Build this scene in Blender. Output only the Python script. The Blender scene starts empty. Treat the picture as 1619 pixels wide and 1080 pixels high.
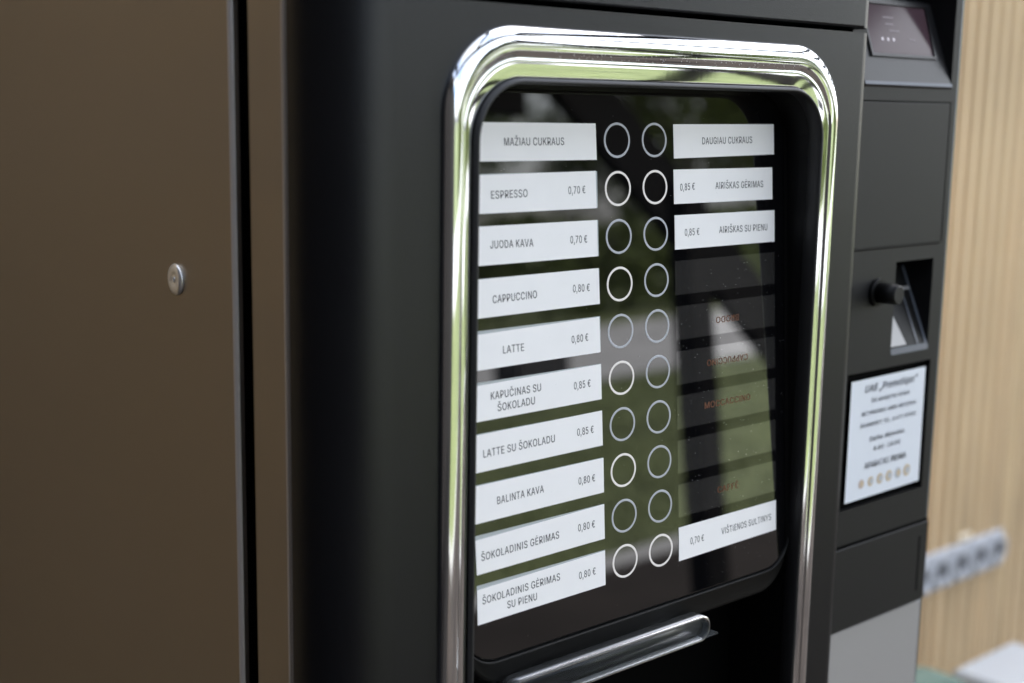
import bpy, math, random
from mathutils import Vector, Matrix, noise
from mathutils.geometry import tessellate_polygon
random.seed(7)
S = bpy.context.scene
COL = S.collection
H = 1.45                      # height of the top row of buttons above the floor
PI = math.pi
# ------------------------------------------------------------------ camera
cd = bpy.data.cameras.new('camera')
cam = bpy.data.objects.new('camera', cd); COL.objects.link(cam)
S.camera = cam
cd.sensor_width = 36.0
cd.lens = 2135.72 / 1619 * 36
cd.clip_start = 0.02; cd.clip_end = 500
F = Vector((0.65154544, 0.7389183, -0.17172152)); R = Vector((0.75186307, -0.65911132, 0.01655902)); U = Vector((0.10094783, 0.13990002, 0.98500636))
m = Matrix((R, U, -F)).transposed().to_4x4()
m.translation = Vector((-0.62859, -0.59763, 0.01998 + H))
cam.matrix_world = m
cd.dof.use_dof = True
cd.dof.focus_distance = 0.87
cd.dof.aperture_fstop = 4.3
# ------------------------------------------------------------------ world, sun
SUN_EL, SUN_AZ = 50, 62      # azimuth measured from +Y towards +X
w = bpy.data.worlds.new('World'); S.world = w; w.use_nodes = True
nt = w.node_tree; nt.nodes.clear()
N = nt.nodes.new
sky = N('ShaderNodeTexSky'); sky.sky_type = 'NISHITA'; sky.sun_disc = False
sky.sun_elevation = math.radians(SUN_EL); sky.sun_rotation = math.radians(SUN_AZ)
sky.dust_density = 3.0; sky.air_density = 1.0
bw = N('ShaderNodeRGBToBW'); mixw = N('ShaderNodeMixRGB'); mixc = N('ShaderNodeMixRGB')
tc = N('ShaderNodeTexCoord'); nz = N('ShaderNodeTexNoise'); nz.inputs['Scale'].default_value = 2.2; nz.inputs['Detail'].default_value = 6
rp = N('ShaderNodeValToRGB'); rp.color_ramp.elements[0].position = .38; rp.color_ramp.elements[1].position = .62
gain = N('ShaderNodeMixRGB'); gain.blend_type = 'MULTIPLY'; gain.inputs[0].default_value = 1; gain.inputs[2].default_value = (1.9, 1.95, 2.05, 1)
bg = N('ShaderNodeBackground'); out = N('ShaderNodeOutputWorld'); bg.inputs['Strength'].default_value = 0.15
Lk = nt.links.new
Lk(tc.outputs['Generated'], nz.inputs['Vector']); Lk(nz.outputs['Fac'], rp.inputs['Fac'])
Lk(sky.outputs[0], bw.inputs[0]); Lk(bw.outputs[0], gain.inputs[1])
Lk(rp.outputs[0], mixw.inputs[0]); Lk(sky.outputs[0], mixw.inputs[1]); Lk(gain.outputs[0], mixw.inputs[2])
Lk(mixw.outputs[0], bg.inputs['Color']); Lk(bg.outputs[0], out.inputs[0])
sd = bpy.data.lights.new('sun', 'SUN'); sd.energy = 2.6; sd.angle = math.radians(1.0); sd.color = (1, .95, .88)
so = bpy.data.objects.new('sun', sd); COL.objects.link(so)
az, el = math.radians(SUN_AZ), math.radians(SUN_EL)
sdir = Vector((math.sin(az) * math.cos(el), math.cos(az) * math.cos(el), math.sin(el)))
so.rotation_euler = sdir.to_track_quat('Z', 'Y').to_euler()
S.view_settings.view_transform = 'Standard'; S.view_settings.look = 'None'
S.view_settings.exposure = 2.0; S.view_settings.gamma = 1
S.render.engine = 'CYCLES'
S.cycles.max_bounces = 10; S.cycles.transparent_max_bounces = 12

# ------------------------------------------------------------------ materials
def mat(name, col, rough=.5, metal=0, spec=.5, bump=0, bscale=400, var=0, vscale=20, emit=None, trans=0, coat=0, ior=1.5, rvar=0, stretch=None):
    m = bpy.data.materials.new(name); m.use_nodes = True
    t = m.node_tree; b = t.nodes['Principled BSDF']
    b.inputs['Base Color'].default_value = (*col, 1)
    b.inputs['Roughness'].default_value = rough; b.inputs['Metallic'].default_value = metal
    b.inputs['Specular IOR Level'].default_value = spec; b.inputs['IOR'].default_value = ior
    b.inputs['Transmission Weight'].default_value = trans; b.inputs['Coat Weight'].default_value = coat
    if emit: b.inputs['Emission Color'].default_value = (*emit[0], 1); b.inputs['Emission Strength'].default_value = emit[1]
    tcn = t.nodes.new('ShaderNodeTexCoord'); mp = t.nodes.new('ShaderNodeMapping')
    t.links.new(tcn.outputs['Object'], mp.inputs['Vector'])
    if stretch: mp.inputs['Scale'].default_value = stretch
    if bump:
        n = t.nodes.new('ShaderNodeTexNoise'); n.inputs['Scale'].default_value = bscale; n.inputs['Detail'].default_value = 3
        bp = t.nodes.new('ShaderNodeBump'); bp.inputs['Strength'].default_value = 1; bp.inputs['Distance'].default_value = bump
        t.links.new(mp.outputs[0], n.inputs['Vector']); t.links.new(n.outputs['Fac'], bp.inputs['Height']); t.links.new(bp.outputs[0], b.inputs['Normal'])
    if var or rvar:
        n = t.nodes.new('ShaderNodeTexNoise'); n.inputs['Scale'].default_value = vscale; n.inputs['Detail'].default_value = 6
        t.links.new(mp.outputs[0], n.inputs['Vector'])
        if var:
            r = t.nodes.new('ShaderNodeValToRGB'); r.color_ramp.elements[0].position = .3; r.color_ramp.elements[1].position = .7
            r.color_ramp.elements[0].color = (*[c * (1 - var) for c in col], 1); r.color_ramp.elements[1].color = (*[min(1, c * (1 + var)) for c in col], 1)
            t.links.new(n.outputs['Fac'], r.inputs['Fac']); t.links.new(r.outputs[0], b.inputs['Base Color'])
        if rvar:
            mr = t.nodes.new('ShaderNodeMapRange'); mr.inputs[1].default_value = .35; mr.inputs[2].default_value = .65
            mr.inputs[3].default_value = max(0, rough - rvar); mr.inputs[4].default_value = rough + rvar
            t.links.new(n.outputs['Fac'], mr.inputs[0]); t.links.new(mr.outputs[0], b.inputs['Roughness'])
    return m
M = dict(
 plastic=mat('dark_textured_plastic', (.0036, .0040, .0056), .36, spec=.40, bump=.00014, bscale=1300, rvar=.03, vscale=9),
 plastic2=mat('black_plastic', (.004, .004, .004), .5, spec=.22, bump=.00004, bscale=1300),
 column=mat('column_black_plastic', (.0065, .0065, .007), .5, spec=.35, bump=.00006, bscale=1100),
 rubber=mat('rubber', (.015, .015, .016), .45),
 cavity=mat('cavity_black', (.002, .002, .0024), .5, spec=.25),
 void=mat('void_black', (.0012, .0012, .0012), .8, spec=.04),
 glass=mat('black_glass', (.0025, .0025, .003), .012, ior=1.78, rvar=.008, vscale=25),
 chrome=mat('chrome', (.84, .86, .88), .05, metal=1, rvar=.03, vscale=30, bump=.00002, bscale=60, stretch=(1, 1, .12)),
 brown=mat('brown_sheet_metal', (.335, .29, .24), .40, metal=.85, bump=.00004, bscale=700, rvar=.07, var=.04, vscale=4, stretch=(1, .5, 2)),
 rim=mat('sheet_metal_glint', (.60, .56, .52), .42, metal=.4),  # folded edge coloured paler to carry its sky reflection
 steel=mat('steel', (.34, .335, .33), .5, metal=.3, bump=.0001, bscale=300),
 bright=mat('polished_rivet', (.9, .89, .87), .28, metal=.75, bump=.0001, bscale=250),
 silver=mat('silver_paint', (.36, .345, .335), .5, metal=.2, bump=.00004, bscale=1200),
 paper=mat('label_paper', (.90, .885, .88), .42, bump=.00006, bscale=60, var=.012, vscale=60),
 ink=mat('label_ink', (.02, .02, .026), .6, spec=.2),
 inksoft=mat('sticker_ink', (.48, .50, .54), .5), ink2=mat('notice_ink', (.32, .33, .36), .5),
 film=mat('clear_label_film', (.42, .45, .46), .22),
 slot=mat('label_slot', (.026, .025, .024), .02, ior=2.3),
 slotink=mat('slot_print', (.22, .075, .035), .4),
 ring=mat('ring_print', (.46, .475, .51), .35),
 ringlit=mat('ring_lit', (.62, .60, .58), .35, emit=((1, .93, .88), .05)),
 dust=mat('dust', (.45, .45, .45), .8),
 acrylic=mat('clear_acrylic', (.45, .48, .49), .2, trans=.93, ior=1.3, rvar=.04, vscale=60),
 screen=mat('screen', (.045, .026, .034), .12, emit=((.5, .36, .42), .008), ior=1.28),
 screenicon=mat('screen_icon', (.6, .55, .6), .3, emit=((1, .9, 1), .06)),
 reader=mat('reader_plastic', (.010, .010, .011), .3, bump=.00005, bscale=900),
 sticker=mat('sticker_paper', (.78, .81, .86), .35),
 gold=mat('coin_gold', (.60, .48, .32), .4), copper=mat('coin_copper', (.55, .45, .40), .4), coinsilver=mat('coin_silver', (.5, .52, .55), .4),
 socket=mat('white_socket_plastic', (.52, .53, .56), .4), sockethole=mat('socket_hole', (.06, .06, .065), .5), cream=mat('cream_plastic', (.8, .68, .5), .5),
 white=mat('white_laminate', (.50, .53, .56), .5),
 green=mat('green_upholstery', (.13, .19, .155), .9, bump=.0005, bscale=300, var=.08, vscale=30),
 legmetal=mat('black_leg_metal', (.03, .03, .03), .4, metal=.5),
 wood=mat('slat_oak', (.60, .44, .29), .6, bump=.0003, bscale=30, var=.16, vscale=9, stretch=(3, 3, .25)),
 woodback=mat('slat_backing', (.09, .06, .035), .8, var=.1, vscale=6),
 timber=mat('dark_timber', (.006, .0055, .005), .8, spec=.15, bump=.001, bscale=20),
 soffit=mat('soffit_board', (.05, .045, .04), .8, var=.15, vscale=4),
 floor=mat('terrace_tile', (.03, .025, .022), .9, spec=.1, var=.2, vscale=3, bump=.0006, bscale=60),
 lawn=mat('lawn_soil', (.11, .135, .05), 1, var=.35, vscale=1.5, bump=.03, bscale=30),
 grass=mat('grass_blade', (.20, .23, .098), .7, var=.35, vscale=.8),
 path=mat('pale_paving', (.36, .36, .36), .8, var=.2, vscale=1.2),
 concrete=mat('kerb_concrete', (.35, .35, .35), .8, var=.1),
 leaf=mat('leaf', (.06, .085, .02), .6, var=.5, vscale=.6), leaf2=mat('leaf_light', (.13, .16, .04), .6, var=.5, vscale=.6),
 bark=mat('bark', (.06, .045, .035), .9, bump=.02, bscale=12),
 planter=mat('planter_dark', (.02, .02, .022), .6),
 darkblock=mat('added_wall_boards', (.010, .009, .009), .8, spec=.15, var=.2, vscale=3),
 plaster=mat('plaster', (.5, .49, .47), .85, var=.08, vscale=1), window=mat('window_glass', (.02, .025, .03), .05, spec=.8),
 roofm=mat('roof_metal', (.12, .12, .125), .5),
)
# ------------------------------------------------------------------ helpers (world coordinates in, z measured from the top button row)
def base(p):
    v = Vector((0, 0, 0))
    while p: v += p.location; p = p.parent
    return v
def mk(name, verts, faces, mats, parent=None, fm=None, smooth=False, label=None, kind=None, cat=None, group=None, raw=False):
    """one mesh object; verts in scene coordinates (z from button row)"""
    b = base(parent)
    o0 = Vector((0, 0, 0))
    if parent is None and not raw:
        xs = [v[0] for v in verts]; ys = [v[1] for v in verts]; zs = [v[2] for v in verts]
        o0 = Vector(((min(xs) + max(xs)) / 2, (min(ys) + max(ys)) / 2, min(zs) + H))
    me = bpy.data.meshes.new(name)
    me.from_pydata([(v[0] - b.x - o0.x, v[1] - b.y - o0.y, v[2] + H - b.z - o0.z) for v in verts], [], faces)
    if not isinstance(mats, (list, tuple)): mats = [mats]
    for mm in mats: me.materials.append(mm)
    if fm: me.polygons.foreach_set('material_index', fm)
    if smooth: me.polygons.foreach_set('use_smooth', [True] * len(me.polygons))
    me.update()
    o = bpy.data.objects.new(name, me); COL.objects.link(o); o.parent = parent; o.location = o0
    tag(o, label, cat, group, kind)
    return o
def tag(o, label=None, cat=None, group=None, kind=None):
    if label: o['label'] = label
    if cat: o['category'] = cat
    if group: o['group'] = group
    if kind: o['kind'] = kind
    return o
def thing(name, label, cat, x, y, z, group=None):
    o = bpy.data.objects.new(name, None); COL.objects.link(o); o.location = (x, y, z + H); o.empty_display_size = .1
    return tag(o, label, cat, group)
class B:
    """mesh builder"""
    def __init__(s): s.v = []; s.f = []; s.m = []
    def add(s, v, f, mi=0):
        k = len(s.v); s.v += [tuple(p) for p in v]; s.f += [tuple(i + k for i in q) for q in f]; s.m += [mi] * len(f); return s
    def box(s, x0, x1, y0, y1, z0, z1, mi=0, bev=0):
        if bev <= 0:
            v = [(x, y, z) for x in (x0, x1) for y in (y0, y1) for z in (z0, z1)]
            return s.add(v, [(0, 1, 3, 2), (4, 6, 7, 5), (0, 4, 5, 1), (2, 3, 7, 6), (0, 2, 6, 4), (1, 5, 7, 3)], mi)
        v = []; idx = {}
        c = [(x0, x1), (y0, y1), (z0, z1)]
        for i in range(8):
            b3 = [(i >> 2) & 1, (i >> 1) & 1, i & 1]
            for ax in range(3):
                p = []
                for k in range(3):
                    lo, hi = c[k]; q = hi if b3[k] else lo
                    if k != ax: q += -bev if b3[k] else bev
                    p.append(q)
                idx[(i, ax)] = len(v); v.append(p)
        f = []
        for ax in range(3):
            o = [k for k in range(3) if k != ax]
            for sd_ in (0, 1):
                q = []
                for a_, b_ in ((0, 0), (0, 1), (1, 1), (1, 0)):
                    bb = [0, 0, 0]; bb[ax] = sd_; bb[o[0]] = a_; bb[o[1]] = b_
                    q.append(idx[(bb[0] * 4 + bb[1] * 2 + bb[2], ax)])
                f.append(q)
            for a_ in (0, 1):
                for b_ in (0, 1):
                    e = []
                    for t_ in (0, 1):
                        bb = [0, 0, 0]; bb[ax] = t_; bb[o[0]] = a_; bb[o[1]] = b_
                        e.append(bb[0] * 4 + bb[1] * 2 + bb[2])
                    f.append([idx[(e[0], o[0])], idx[(e[1], o[0])], idx[(e[1], o[1])], idx[(e[0], o[1])]])
        for i in range(8): f.append([idx[(i, 0)], idx[(i, 1)], idx[(i, 2)]])
        return s.add(v, f, mi)
    def tube(s, a, b, ra, rb=None, n=16, mi=0, caps=True):
        a, b = Vector(a), Vector(b); rb = ra if rb is None else rb
        d = (b - a).normalized(); u = d.orthogonal().normalized(); w_ = d.cross(u)
        v = []
        for c, r in ((a, ra), (b, rb)):
            for i in range(n):
                t = 2 * PI * i / n; v.append(c + u * r * math.cos(t) + w_ * r * math.sin(t))
        f = [(i, (i + 1) % n, n + (i + 1) % n, n + i) for i in range(n)]
        if caps: f += [tuple(range(n - 1, -1, -1)), tuple(range(n, 2 * n))]
        return s.add(v, f, mi)
    def out(s, name, mats, parent=None, **k): return mk(name, s.v, s.f, mats, parent, fm=s.m, **k)
def rrect(x0, x1, z0, z1, r, d=0, n=12, rb=None):
    """rounded rectangle outline, counter-clockwise, grown by d"""
    rb = r if rb is None else rb
    pts = []
    for cx, cz, a0, rr in ((x1 - r, z1 - r, 0, r), (x0 + r, z1 - r, 90, r), (x0 + rb, z0 + rb, 180, rb), (x1 - rb, z0 + rb, 270, rb)):
        for i in range(n + 1):
            t = math.radians(a0 + 90 * i / n); q = max(rr + d, 1e-5)
            pts.append((cx + q * math.cos(t), cz + q * math.sin(t)))
    return pts
def sweep(bd, loopf, profile, place, mi=0, close=None):
    """loopf(d) -> outline, profile [(d, h)], place(x, z, h) -> point"""
    k = len(loopf(0)); v = []; f = []
    for d, h in profile: v += [place(x, z, h) for x, z in loopf(d)]
    for j in range(len(profile) - 1):
        for i in range(k):
            a = j * k + i; b = j * k + (i + 1) % k
            f.append((a, b, b + k, a + k))
    if close == 'last': f.append(tuple((len(profile) - 1) * k + i for i in range(k)))
    if close == 'first': f.append(tuple(range(k - 1, -1, -1)))
    bd.add(v, f, mi); return bd
def holed(bd, outer, holes, place, mi=0):
    loops = [[Vector((x, z, 0)) for x, z in l] for l in [outer] + holes]
    flat = [p for l in loops for p in l]
    tr = tessellate_polygon(loops)
    bd.add([place(p.x, p.y) for p in flat], tr, mi); return bd
# ---- lettering: outlines of a plain grotesque, cap height 700 units: advance, points, triangles
GLYPHS = {
' ':(258,"",""),
',':(258,"52,-164 93,98 188,98 116,-164","0,1,2 0,2,3"),
'-':(623,"464,336 464,258 157,258 157,336","2,3,0 2,0,1"),
'.':(258,"131,-6 115,-4 100,2 87,12 76,25 70,40 68,56 70,73 76,88 87,101 100,111 115,117 131,119 148,117 163,111 176,101 186,88 192,73 194,56 192,40 186,25 176,12 163,2 148,-4","11,12,13 10,11,13 10,13,14 9,10,14 9,14,15 8,9,15 8,15,16 8,16,17 7,8,17 7,17,18 6,7,18 5,6,18 5,18,19 4,5,19 4,19,20 4,20,21 3,4,21 2,3,21 2,21,22 1,2,22 1,22,23 0,1,23"),
'0':(623,"312,-9 262,-5 218,10 179,33 145,66 117,107 95,156 79,213 69,278 66,350 69,421 79,486 95,543 118,593 146,634 179,667 219,690 263,705 312,709 361,705 405,690 444,667 478,634 506,593 529,543 545,486 554,421 558,350 554,278 545,213 529,156 507,107 479,66 445,33 406,10 361,-5 312,68 344,72 374,83 399,101 422,127 440,159 454,198 465,243 471,293 473,350 471,406 465,457 454,502 440,541 422,573 399,599 374,617 344,629 312,632 279,629 250,617 224,599 202,573 184,541 169,502 159,457 152,406 150,350 152,293 159,243 169,198 184,159 202,127 224,101 250,83 279,72","17,18,19 16,17,19 16,19,20 15,16,20 15,20,21 14,15,21 14,21,22 13,14,55 55,14,54 54,14,22 54,22,53 53,22,23 13,55,56 52,53,23 13,56,57 51,52,23 13,57,58 50,51,23 12,13,58 50,23,24 49,50,24 12,58,59 11,12,59 49,24,25 48,49,25 11,59,60 11,60,61 47,48,25 47,25,26 10,11,61 10,61,62 46,47,26 46,26,27 9,10,62 9,62,63 45,46,27 8,9,63 8,63,64 44,45,27 44,27,28 8,64,65 43,44,28 7,8,65 43,28,29 7,65,66 42,43,29 6,7,66 42,29,30 6,66,67 41,42,30 6,67,68 40,41,30 5,6,68 40,30,31 5,68,69 39,40,31 4,5,69 39,31,32 4,69,70 38,39,32 37,38,32 4,70,71 4,71,36 36,37,32 4,36,32 3,4,32 3,32,33 2,3,33 2,33,34 1,2,34 1,34,35 0,1,35"),
'1':(623,"105,0 105,75 538,75 538,0 380,700 380,0 292,0 292,617 288,617 118,492 118,587 273,700","0,1,2 0,2,3 10,11,4 10,4,8 8,4,7 7,4,5 10,8,9 6,7,5"),
'3':(623,"300,-9 258,-7 219,1 183,13 149,31 121,53 97,79 78,109 66,143 60,181 150,181 154,158 162,138 174,120 189,104 207,92 227,82 250,74 275,70 301,69 329,70 354,75 378,84 400,95 418,110 433,128 444,149 451,172 453,199 451,224 445,248 435,270 420,290 401,307 378,321 349,332 316,338 277,341 216,341 216,412 396,617 396,622 96,622 96,700 513,700 513,634 291,383 291,397 340,399 385,393 424,380 459,360 487,335 510,306 527,273 537,237 541,199 537,160 527,124 510,91 487,62 458,37 425,17 387,2 345,-6","42,43,44 42,44,45 42,45,41 41,45,40 40,45,46 39,40,47 47,40,46 38,39,47 47,48,49 38,47,49 38,49,50 38,50,51 38,51,37 37,51,52 36,37,52 35,36,52 35,52,53 34,35,53 33,34,53 32,33,53 32,53,54 31,32,54 31,54,55 30,31,55 29,30,55 29,55,56 28,29,56 27,28,56 27,56,57 8,9,10 8,10,11 26,27,57 26,57,58 8,11,12 25,26,58 7,8,12 7,12,13 24,25,58 24,58,59 7,13,14 23,24,59 6,7,14 6,14,15 22,23,59 6,15,16 22,59,60 21,22,60 6,16,17 5,6,17 20,21,60 5,17,18 19,20,60 5,18,19 5,19,60 5,60,61 4,5,61 4,61,62 3,4,62 3,62,63 2,3,63 2,63,64 1,2,64 1,64,0"),
'5':(623,"304,-9 264,-7 227,2 193,15 162,34 136,56 114,83 97,112 87,145 82,179 168,179 172,159 179,140 190,122 204,107 220,94 238,83 259,75 281,70 304,69 332,71 357,77 380,89 401,104 418,122 432,144 443,168 449,194 451,223 449,252 442,279 432,304 417,326 399,345 378,361 354,372 328,379 300,381 276,380 253,376 230,369 209,361 191,350 176,338 93,348 132,700 504,700 504,622 207,622 184,415 187,415 204,427 223,438 244,447 267,454 291,458 316,459 347,457 376,451 404,442 430,428 454,412 475,393 493,370 509,345 521,318 531,289 536,258 538,225 535,181 524,141 508,104 485,71 457,44 425,21 388,4 348,-6","44,45,48 48,45,46 48,46,47 44,48,49 55,56,57 54,55,57 54,57,58 53,54,58 53,58,59 52,53,59 52,59,60 51,52,60 51,60,61 50,51,61 44,49,50 44,50,61 44,61,39 39,61,38 38,61,62 38,62,37 37,62,63 36,37,63 35,36,63 44,39,40 34,35,63 34,63,64 44,40,41 44,41,42 33,34,64 44,42,43 33,64,65 32,33,65 31,32,65 31,65,66 30,31,66 30,66,67 29,30,67 29,67,68 28,29,68 28,68,69 27,28,69 26,27,69 26,69,70 8,9,10 8,10,11 25,26,70 8,11,12 7,8,12 24,25,70 24,70,71 7,12,13 7,13,14 23,24,71 6,7,14 6,14,15 23,71,72 22,23,72 6,15,16 21,22,72 6,16,17 5,6,17 20,21,72 5,17,18 20,72,73 19,20,73 5,18,19 5,19,73 4,5,73 4,73,74 3,4,74 3,74,75 2,3,75 2,75,76 1,2,76 1,76,0"),
'6':(623,"311,-9 270,-6 231,4 196,20 164,42 138,70 116,102 100,139 91,179 87,223 90,257 97,292 110,329 128,369 155,416 189,468 347,700 443,700 208,359 200,359 207,372 216,384 227,396 240,406 254,415 269,422 286,428 304,431 323,432 364,429 401,420 435,405 464,385 489,360 509,330 523,296 532,258 535,216 532,174 522,135 506,100 484,68 458,42 427,20 391,4 353,-6 311,67 338,69 362,75 383,86 403,101 419,119 432,140 442,163 449,189 451,216 449,244 442,270 432,294 419,314 403,332 383,346 362,357 338,363 311,365 285,363 261,357 239,346 220,332 203,315 190,294 180,271 174,246 172,218 174,190 180,164 190,140 203,119 220,101 239,86 261,75 285,69","15,16,17 15,17,23 23,17,18 14,15,23 27,28,29 26,27,29 26,29,30 25,26,30 24,25,30 24,30,31 13,14,23 23,24,31 13,23,22 18,23,31 18,31,32 13,22,21 18,32,64 64,32,33 13,21,20 13,20,19 12,13,19 18,64,65 63,64,33 18,65,66 62,63,33 62,33,34 12,19,18 12,18,66 12,66,67 61,62,34 12,67,68 60,61,34 12,68,69 59,60,34 59,34,35 11,12,69 11,69,70 58,59,35 58,35,36 11,70,71 57,58,36 10,11,71 10,71,72 56,57,36 56,36,37 9,10,72 9,72,73 55,56,37 8,9,73 8,73,74 54,55,37 54,37,38 8,74,75 53,54,38 7,8,75 53,38,39 7,75,76 52,53,39 7,76,77 51,52,39 6,7,77 51,39,40 6,77,78 50,51,40 5,6,78 5,78,79 49,50,40 49,40,41 5,79,80 48,49,41 5,80,81 47,48,41 4,5,81 4,81,46 46,47,41 46,41,42 4,46,42 3,4,42 3,42,43 2,3,43 2,43,44 1,2,44 1,44,45 0,1,45"),
'7':(623,"133,0 445,617 445,622 86,622 86,700 537,700 537,617 227,0","3,4,5 3,5,2 2,5,6 1,2,6 1,6,7 0,1,7"),
'8':(623,"311,-9 266,-7 224,2 187,16 153,35 125,58 102,85 85,116 75,150 71,186 73,215 79,243 89,268 103,292 120,313 139,332 161,347 185,357 210,364 210,367 178,379 150,398 128,424 110,454 100,487 97,523 100,558 109,590 124,619 145,645 171,667 201,685 234,699 271,707 311,709 351,707 388,699 421,685 451,667 476,645 497,619 513,590 522,558 525,523 522,487 512,454 494,424 472,398 445,379 413,367 413,364 438,357 462,347 483,332 503,313 519,292 533,268 543,243 549,215 552,186 548,150 538,116 521,85 498,58 469,35 436,16 398,2 357,-7 311,68 341,69 368,74 392,83 413,94 430,109 444,126 455,145 461,167 463,191 461,216 454,239 443,260 429,278 411,294 389,307 365,316 339,322 311,324 283,322 257,316 233,307 211,294 193,278 179,260 168,239 161,216 159,191 161,167 167,145 177,126 191,109 209,94 230,83 254,74 282,69 311,398 335,400 357,405 377,413 395,424 410,438 423,455 432,474 437,494 439,517 437,539 432,560 423,578 411,594 396,608 378,618 358,626 336,631 311,633 287,631 264,626 244,618 226,608 211,594 199,578 190,560 185,539 183,517 185,494 190,474 199,455 211,438 226,424 245,413 265,405 287,400","33,34,35 32,33,35 32,35,36 31,32,36 31,36,37 30,31,37 30,37,38 29,30,38 29,38,39 29,39,121 121,39,40 28,29,123 123,29,122 122,29,121 28,123,124 120,121,40 28,124,125 119,120,40 27,28,125 119,40,41 27,125,126 118,119,41 27,126,127 117,118,41 27,127,128 116,117,41 26,27,128 116,41,42 26,128,129 115,116,42 26,129,130 114,115,42 25,26,130 114,42,43 25,130,131 113,114,43 24,25,131 113,43,44 24,131,132 112,113,44 24,132,133 111,112,44 111,44,45 23,24,133 110,111,45 23,133,134 23,134,135 109,110,45 109,45,46 22,23,135 22,135,136 108,109,46 22,136,137 107,108,46 107,46,47 21,22,137 21,137,138 106,107,47 21,138,139 105,106,47 21,139,104 104,105,47 21,104,47 21,47,48 20,21,48 20,48,49 19,20,49 18,19,49 18,49,50 17,18,50 17,50,51 16,17,51 16,51,52 16,52,53 15,16,53 14,15,86 86,15,53 86,53,54 14,86,87 85,86,54 14,87,88 84,85,54 14,88,89 83,84,54 13,14,89 83,54,55 13,89,90 82,83,55 13,90,91 81,82,55 12,13,91 81,55,56 12,91,92 80,81,56 11,12,92 80,56,57 11,92,93 79,80,57 10,11,93 79,57,58 78,79,58 10,93,94 77,78,58 10,94,95 9,10,95 77,58,59 9,95,96 76,77,59 8,9,96 76,59,60 8,96,97 75,76,60 7,8,97 75,60,61 7,97,98 74,75,61 7,98,99 73,74,61 6,7,99 73,61,62 6,99,100 72,73,62 6,100,101 71,72,62 5,6,101 71,62,63 5,101,102 70,71,63 69,70,63 5,102,103 5,103,68 68,69,63 5,68,63 5,63,64 4,5,64 4,64,65 3,4,65 2,3,65 2,65,66 1,2,66 1,66,67 0,1,67"),
'9':(623,"311,709 353,706 391,696 427,680 458,658 485,630 506,598 522,561 532,521 535,477 533,443 525,408 513,371 494,331 468,284 434,232 276,0 179,0 415,341 423,341 416,328 407,316 396,304 383,294 369,285 353,278 336,272 319,269 300,268 259,271 222,280 189,295 159,315 134,340 114,370 99,404 90,442 87,484 91,526 100,565 117,600 138,632 165,658 196,680 231,696 270,706 311,633 285,631 262,625 240,614 220,599 204,581 190,560 180,537 174,511 172,484 174,456 180,430 190,407 204,386 220,368 240,354 262,343 285,337 311,335 337,337 361,343 383,354 403,368 419,385 433,406 443,429 449,455 451,482 449,510 443,536 433,560 419,581 403,599 384,614 362,625 337,631","45,0,1 44,45,1 44,1,2 43,44,2 43,2,3 42,43,3 42,3,4 41,42,4 41,4,46 46,4,5 41,46,47 81,46,5 40,41,47 40,47,48 80,81,5 80,5,6 40,48,49 79,80,6 40,49,50 78,79,6 39,40,50 39,50,51 77,78,6 77,6,7 39,51,52 76,77,7 38,39,52 76,7,8 38,52,53 75,76,8 38,53,54 74,75,8 37,38,54 74,8,9 37,54,55 73,74,9 36,37,55 36,55,56 72,73,9 72,9,10 36,56,57 71,72,10 71,10,11 35,36,57 35,57,58 70,71,11 70,11,12 35,58,59 69,70,12 34,35,59 34,59,60 68,69,12 68,12,13 33,34,60 33,60,61 67,68,13 33,61,62 66,67,19 19,67,13 33,62,63 65,66,18 18,66,19 65,18,24 24,18,17 20,19,13 32,33,63 32,63,64 64,65,24 32,64,24 20,13,14 21,20,14 22,21,14 31,32,24 23,22,14 30,31,24 24,23,14 30,24,25 17,24,14 17,14,15 29,30,25 29,25,26 29,26,27 28,29,27 17,15,16"),
':':(258,"131,-6 115,-4 100,2 87,12 76,25 70,40 68,56 70,73 76,88 87,101 100,111 115,117 131,119 148,117 163,111 176,101 186,88 192,73 194,56 192,40 186,25 176,12 163,2 148,-4 131,373 115,375 100,381 87,391 76,404 70,419 68,435 70,452 76,467 87,480 100,490 115,496 131,498 148,496 163,490 176,480 186,467 192,452 194,435 192,419 186,404 176,391 163,381 148,375","11,12,13 10,11,13 10,13,14 9,10,14 9,14,15 8,9,15 8,15,16 8,16,17 7,8,17 7,17,18 6,7,18 5,6,18 5,18,19 4,5,19 4,19,20 4,20,21 3,4,21 2,3,21 2,21,22 1,2,22 1,22,23 0,1,23 35,36,37 34,35,37 34,37,38 33,34,38 33,38,39 32,33,39 32,39,40 32,40,41 31,32,41 31,41,42 30,31,42 29,30,42 29,42,43 29,43,44 28,29,44 28,44,45 27,28,45 26,27,45 26,45,46 25,26,46 25,46,47 24,25,47"),
'A':(660,"23,0 277,700 380,700 637,0 544,0 395,416 386,444 375,476 363,512 350,554 336,602 319,658 337,658 321,602 306,553 293,510 281,474 271,443 262,416 117,0 151,195 151,273 509,273 509,195","0,1,11 11,1,2 11,2,12 12,2,3 0,11,13 13,11,10 13,12,10 10,12,3 9,10,3 0,13,14 8,9,3 0,14,15 7,8,3 0,15,16 6,7,3 0,16,17 5,6,3 0,17,18 0,18,19 4,5,3 20,21,22 20,22,23"),
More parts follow.
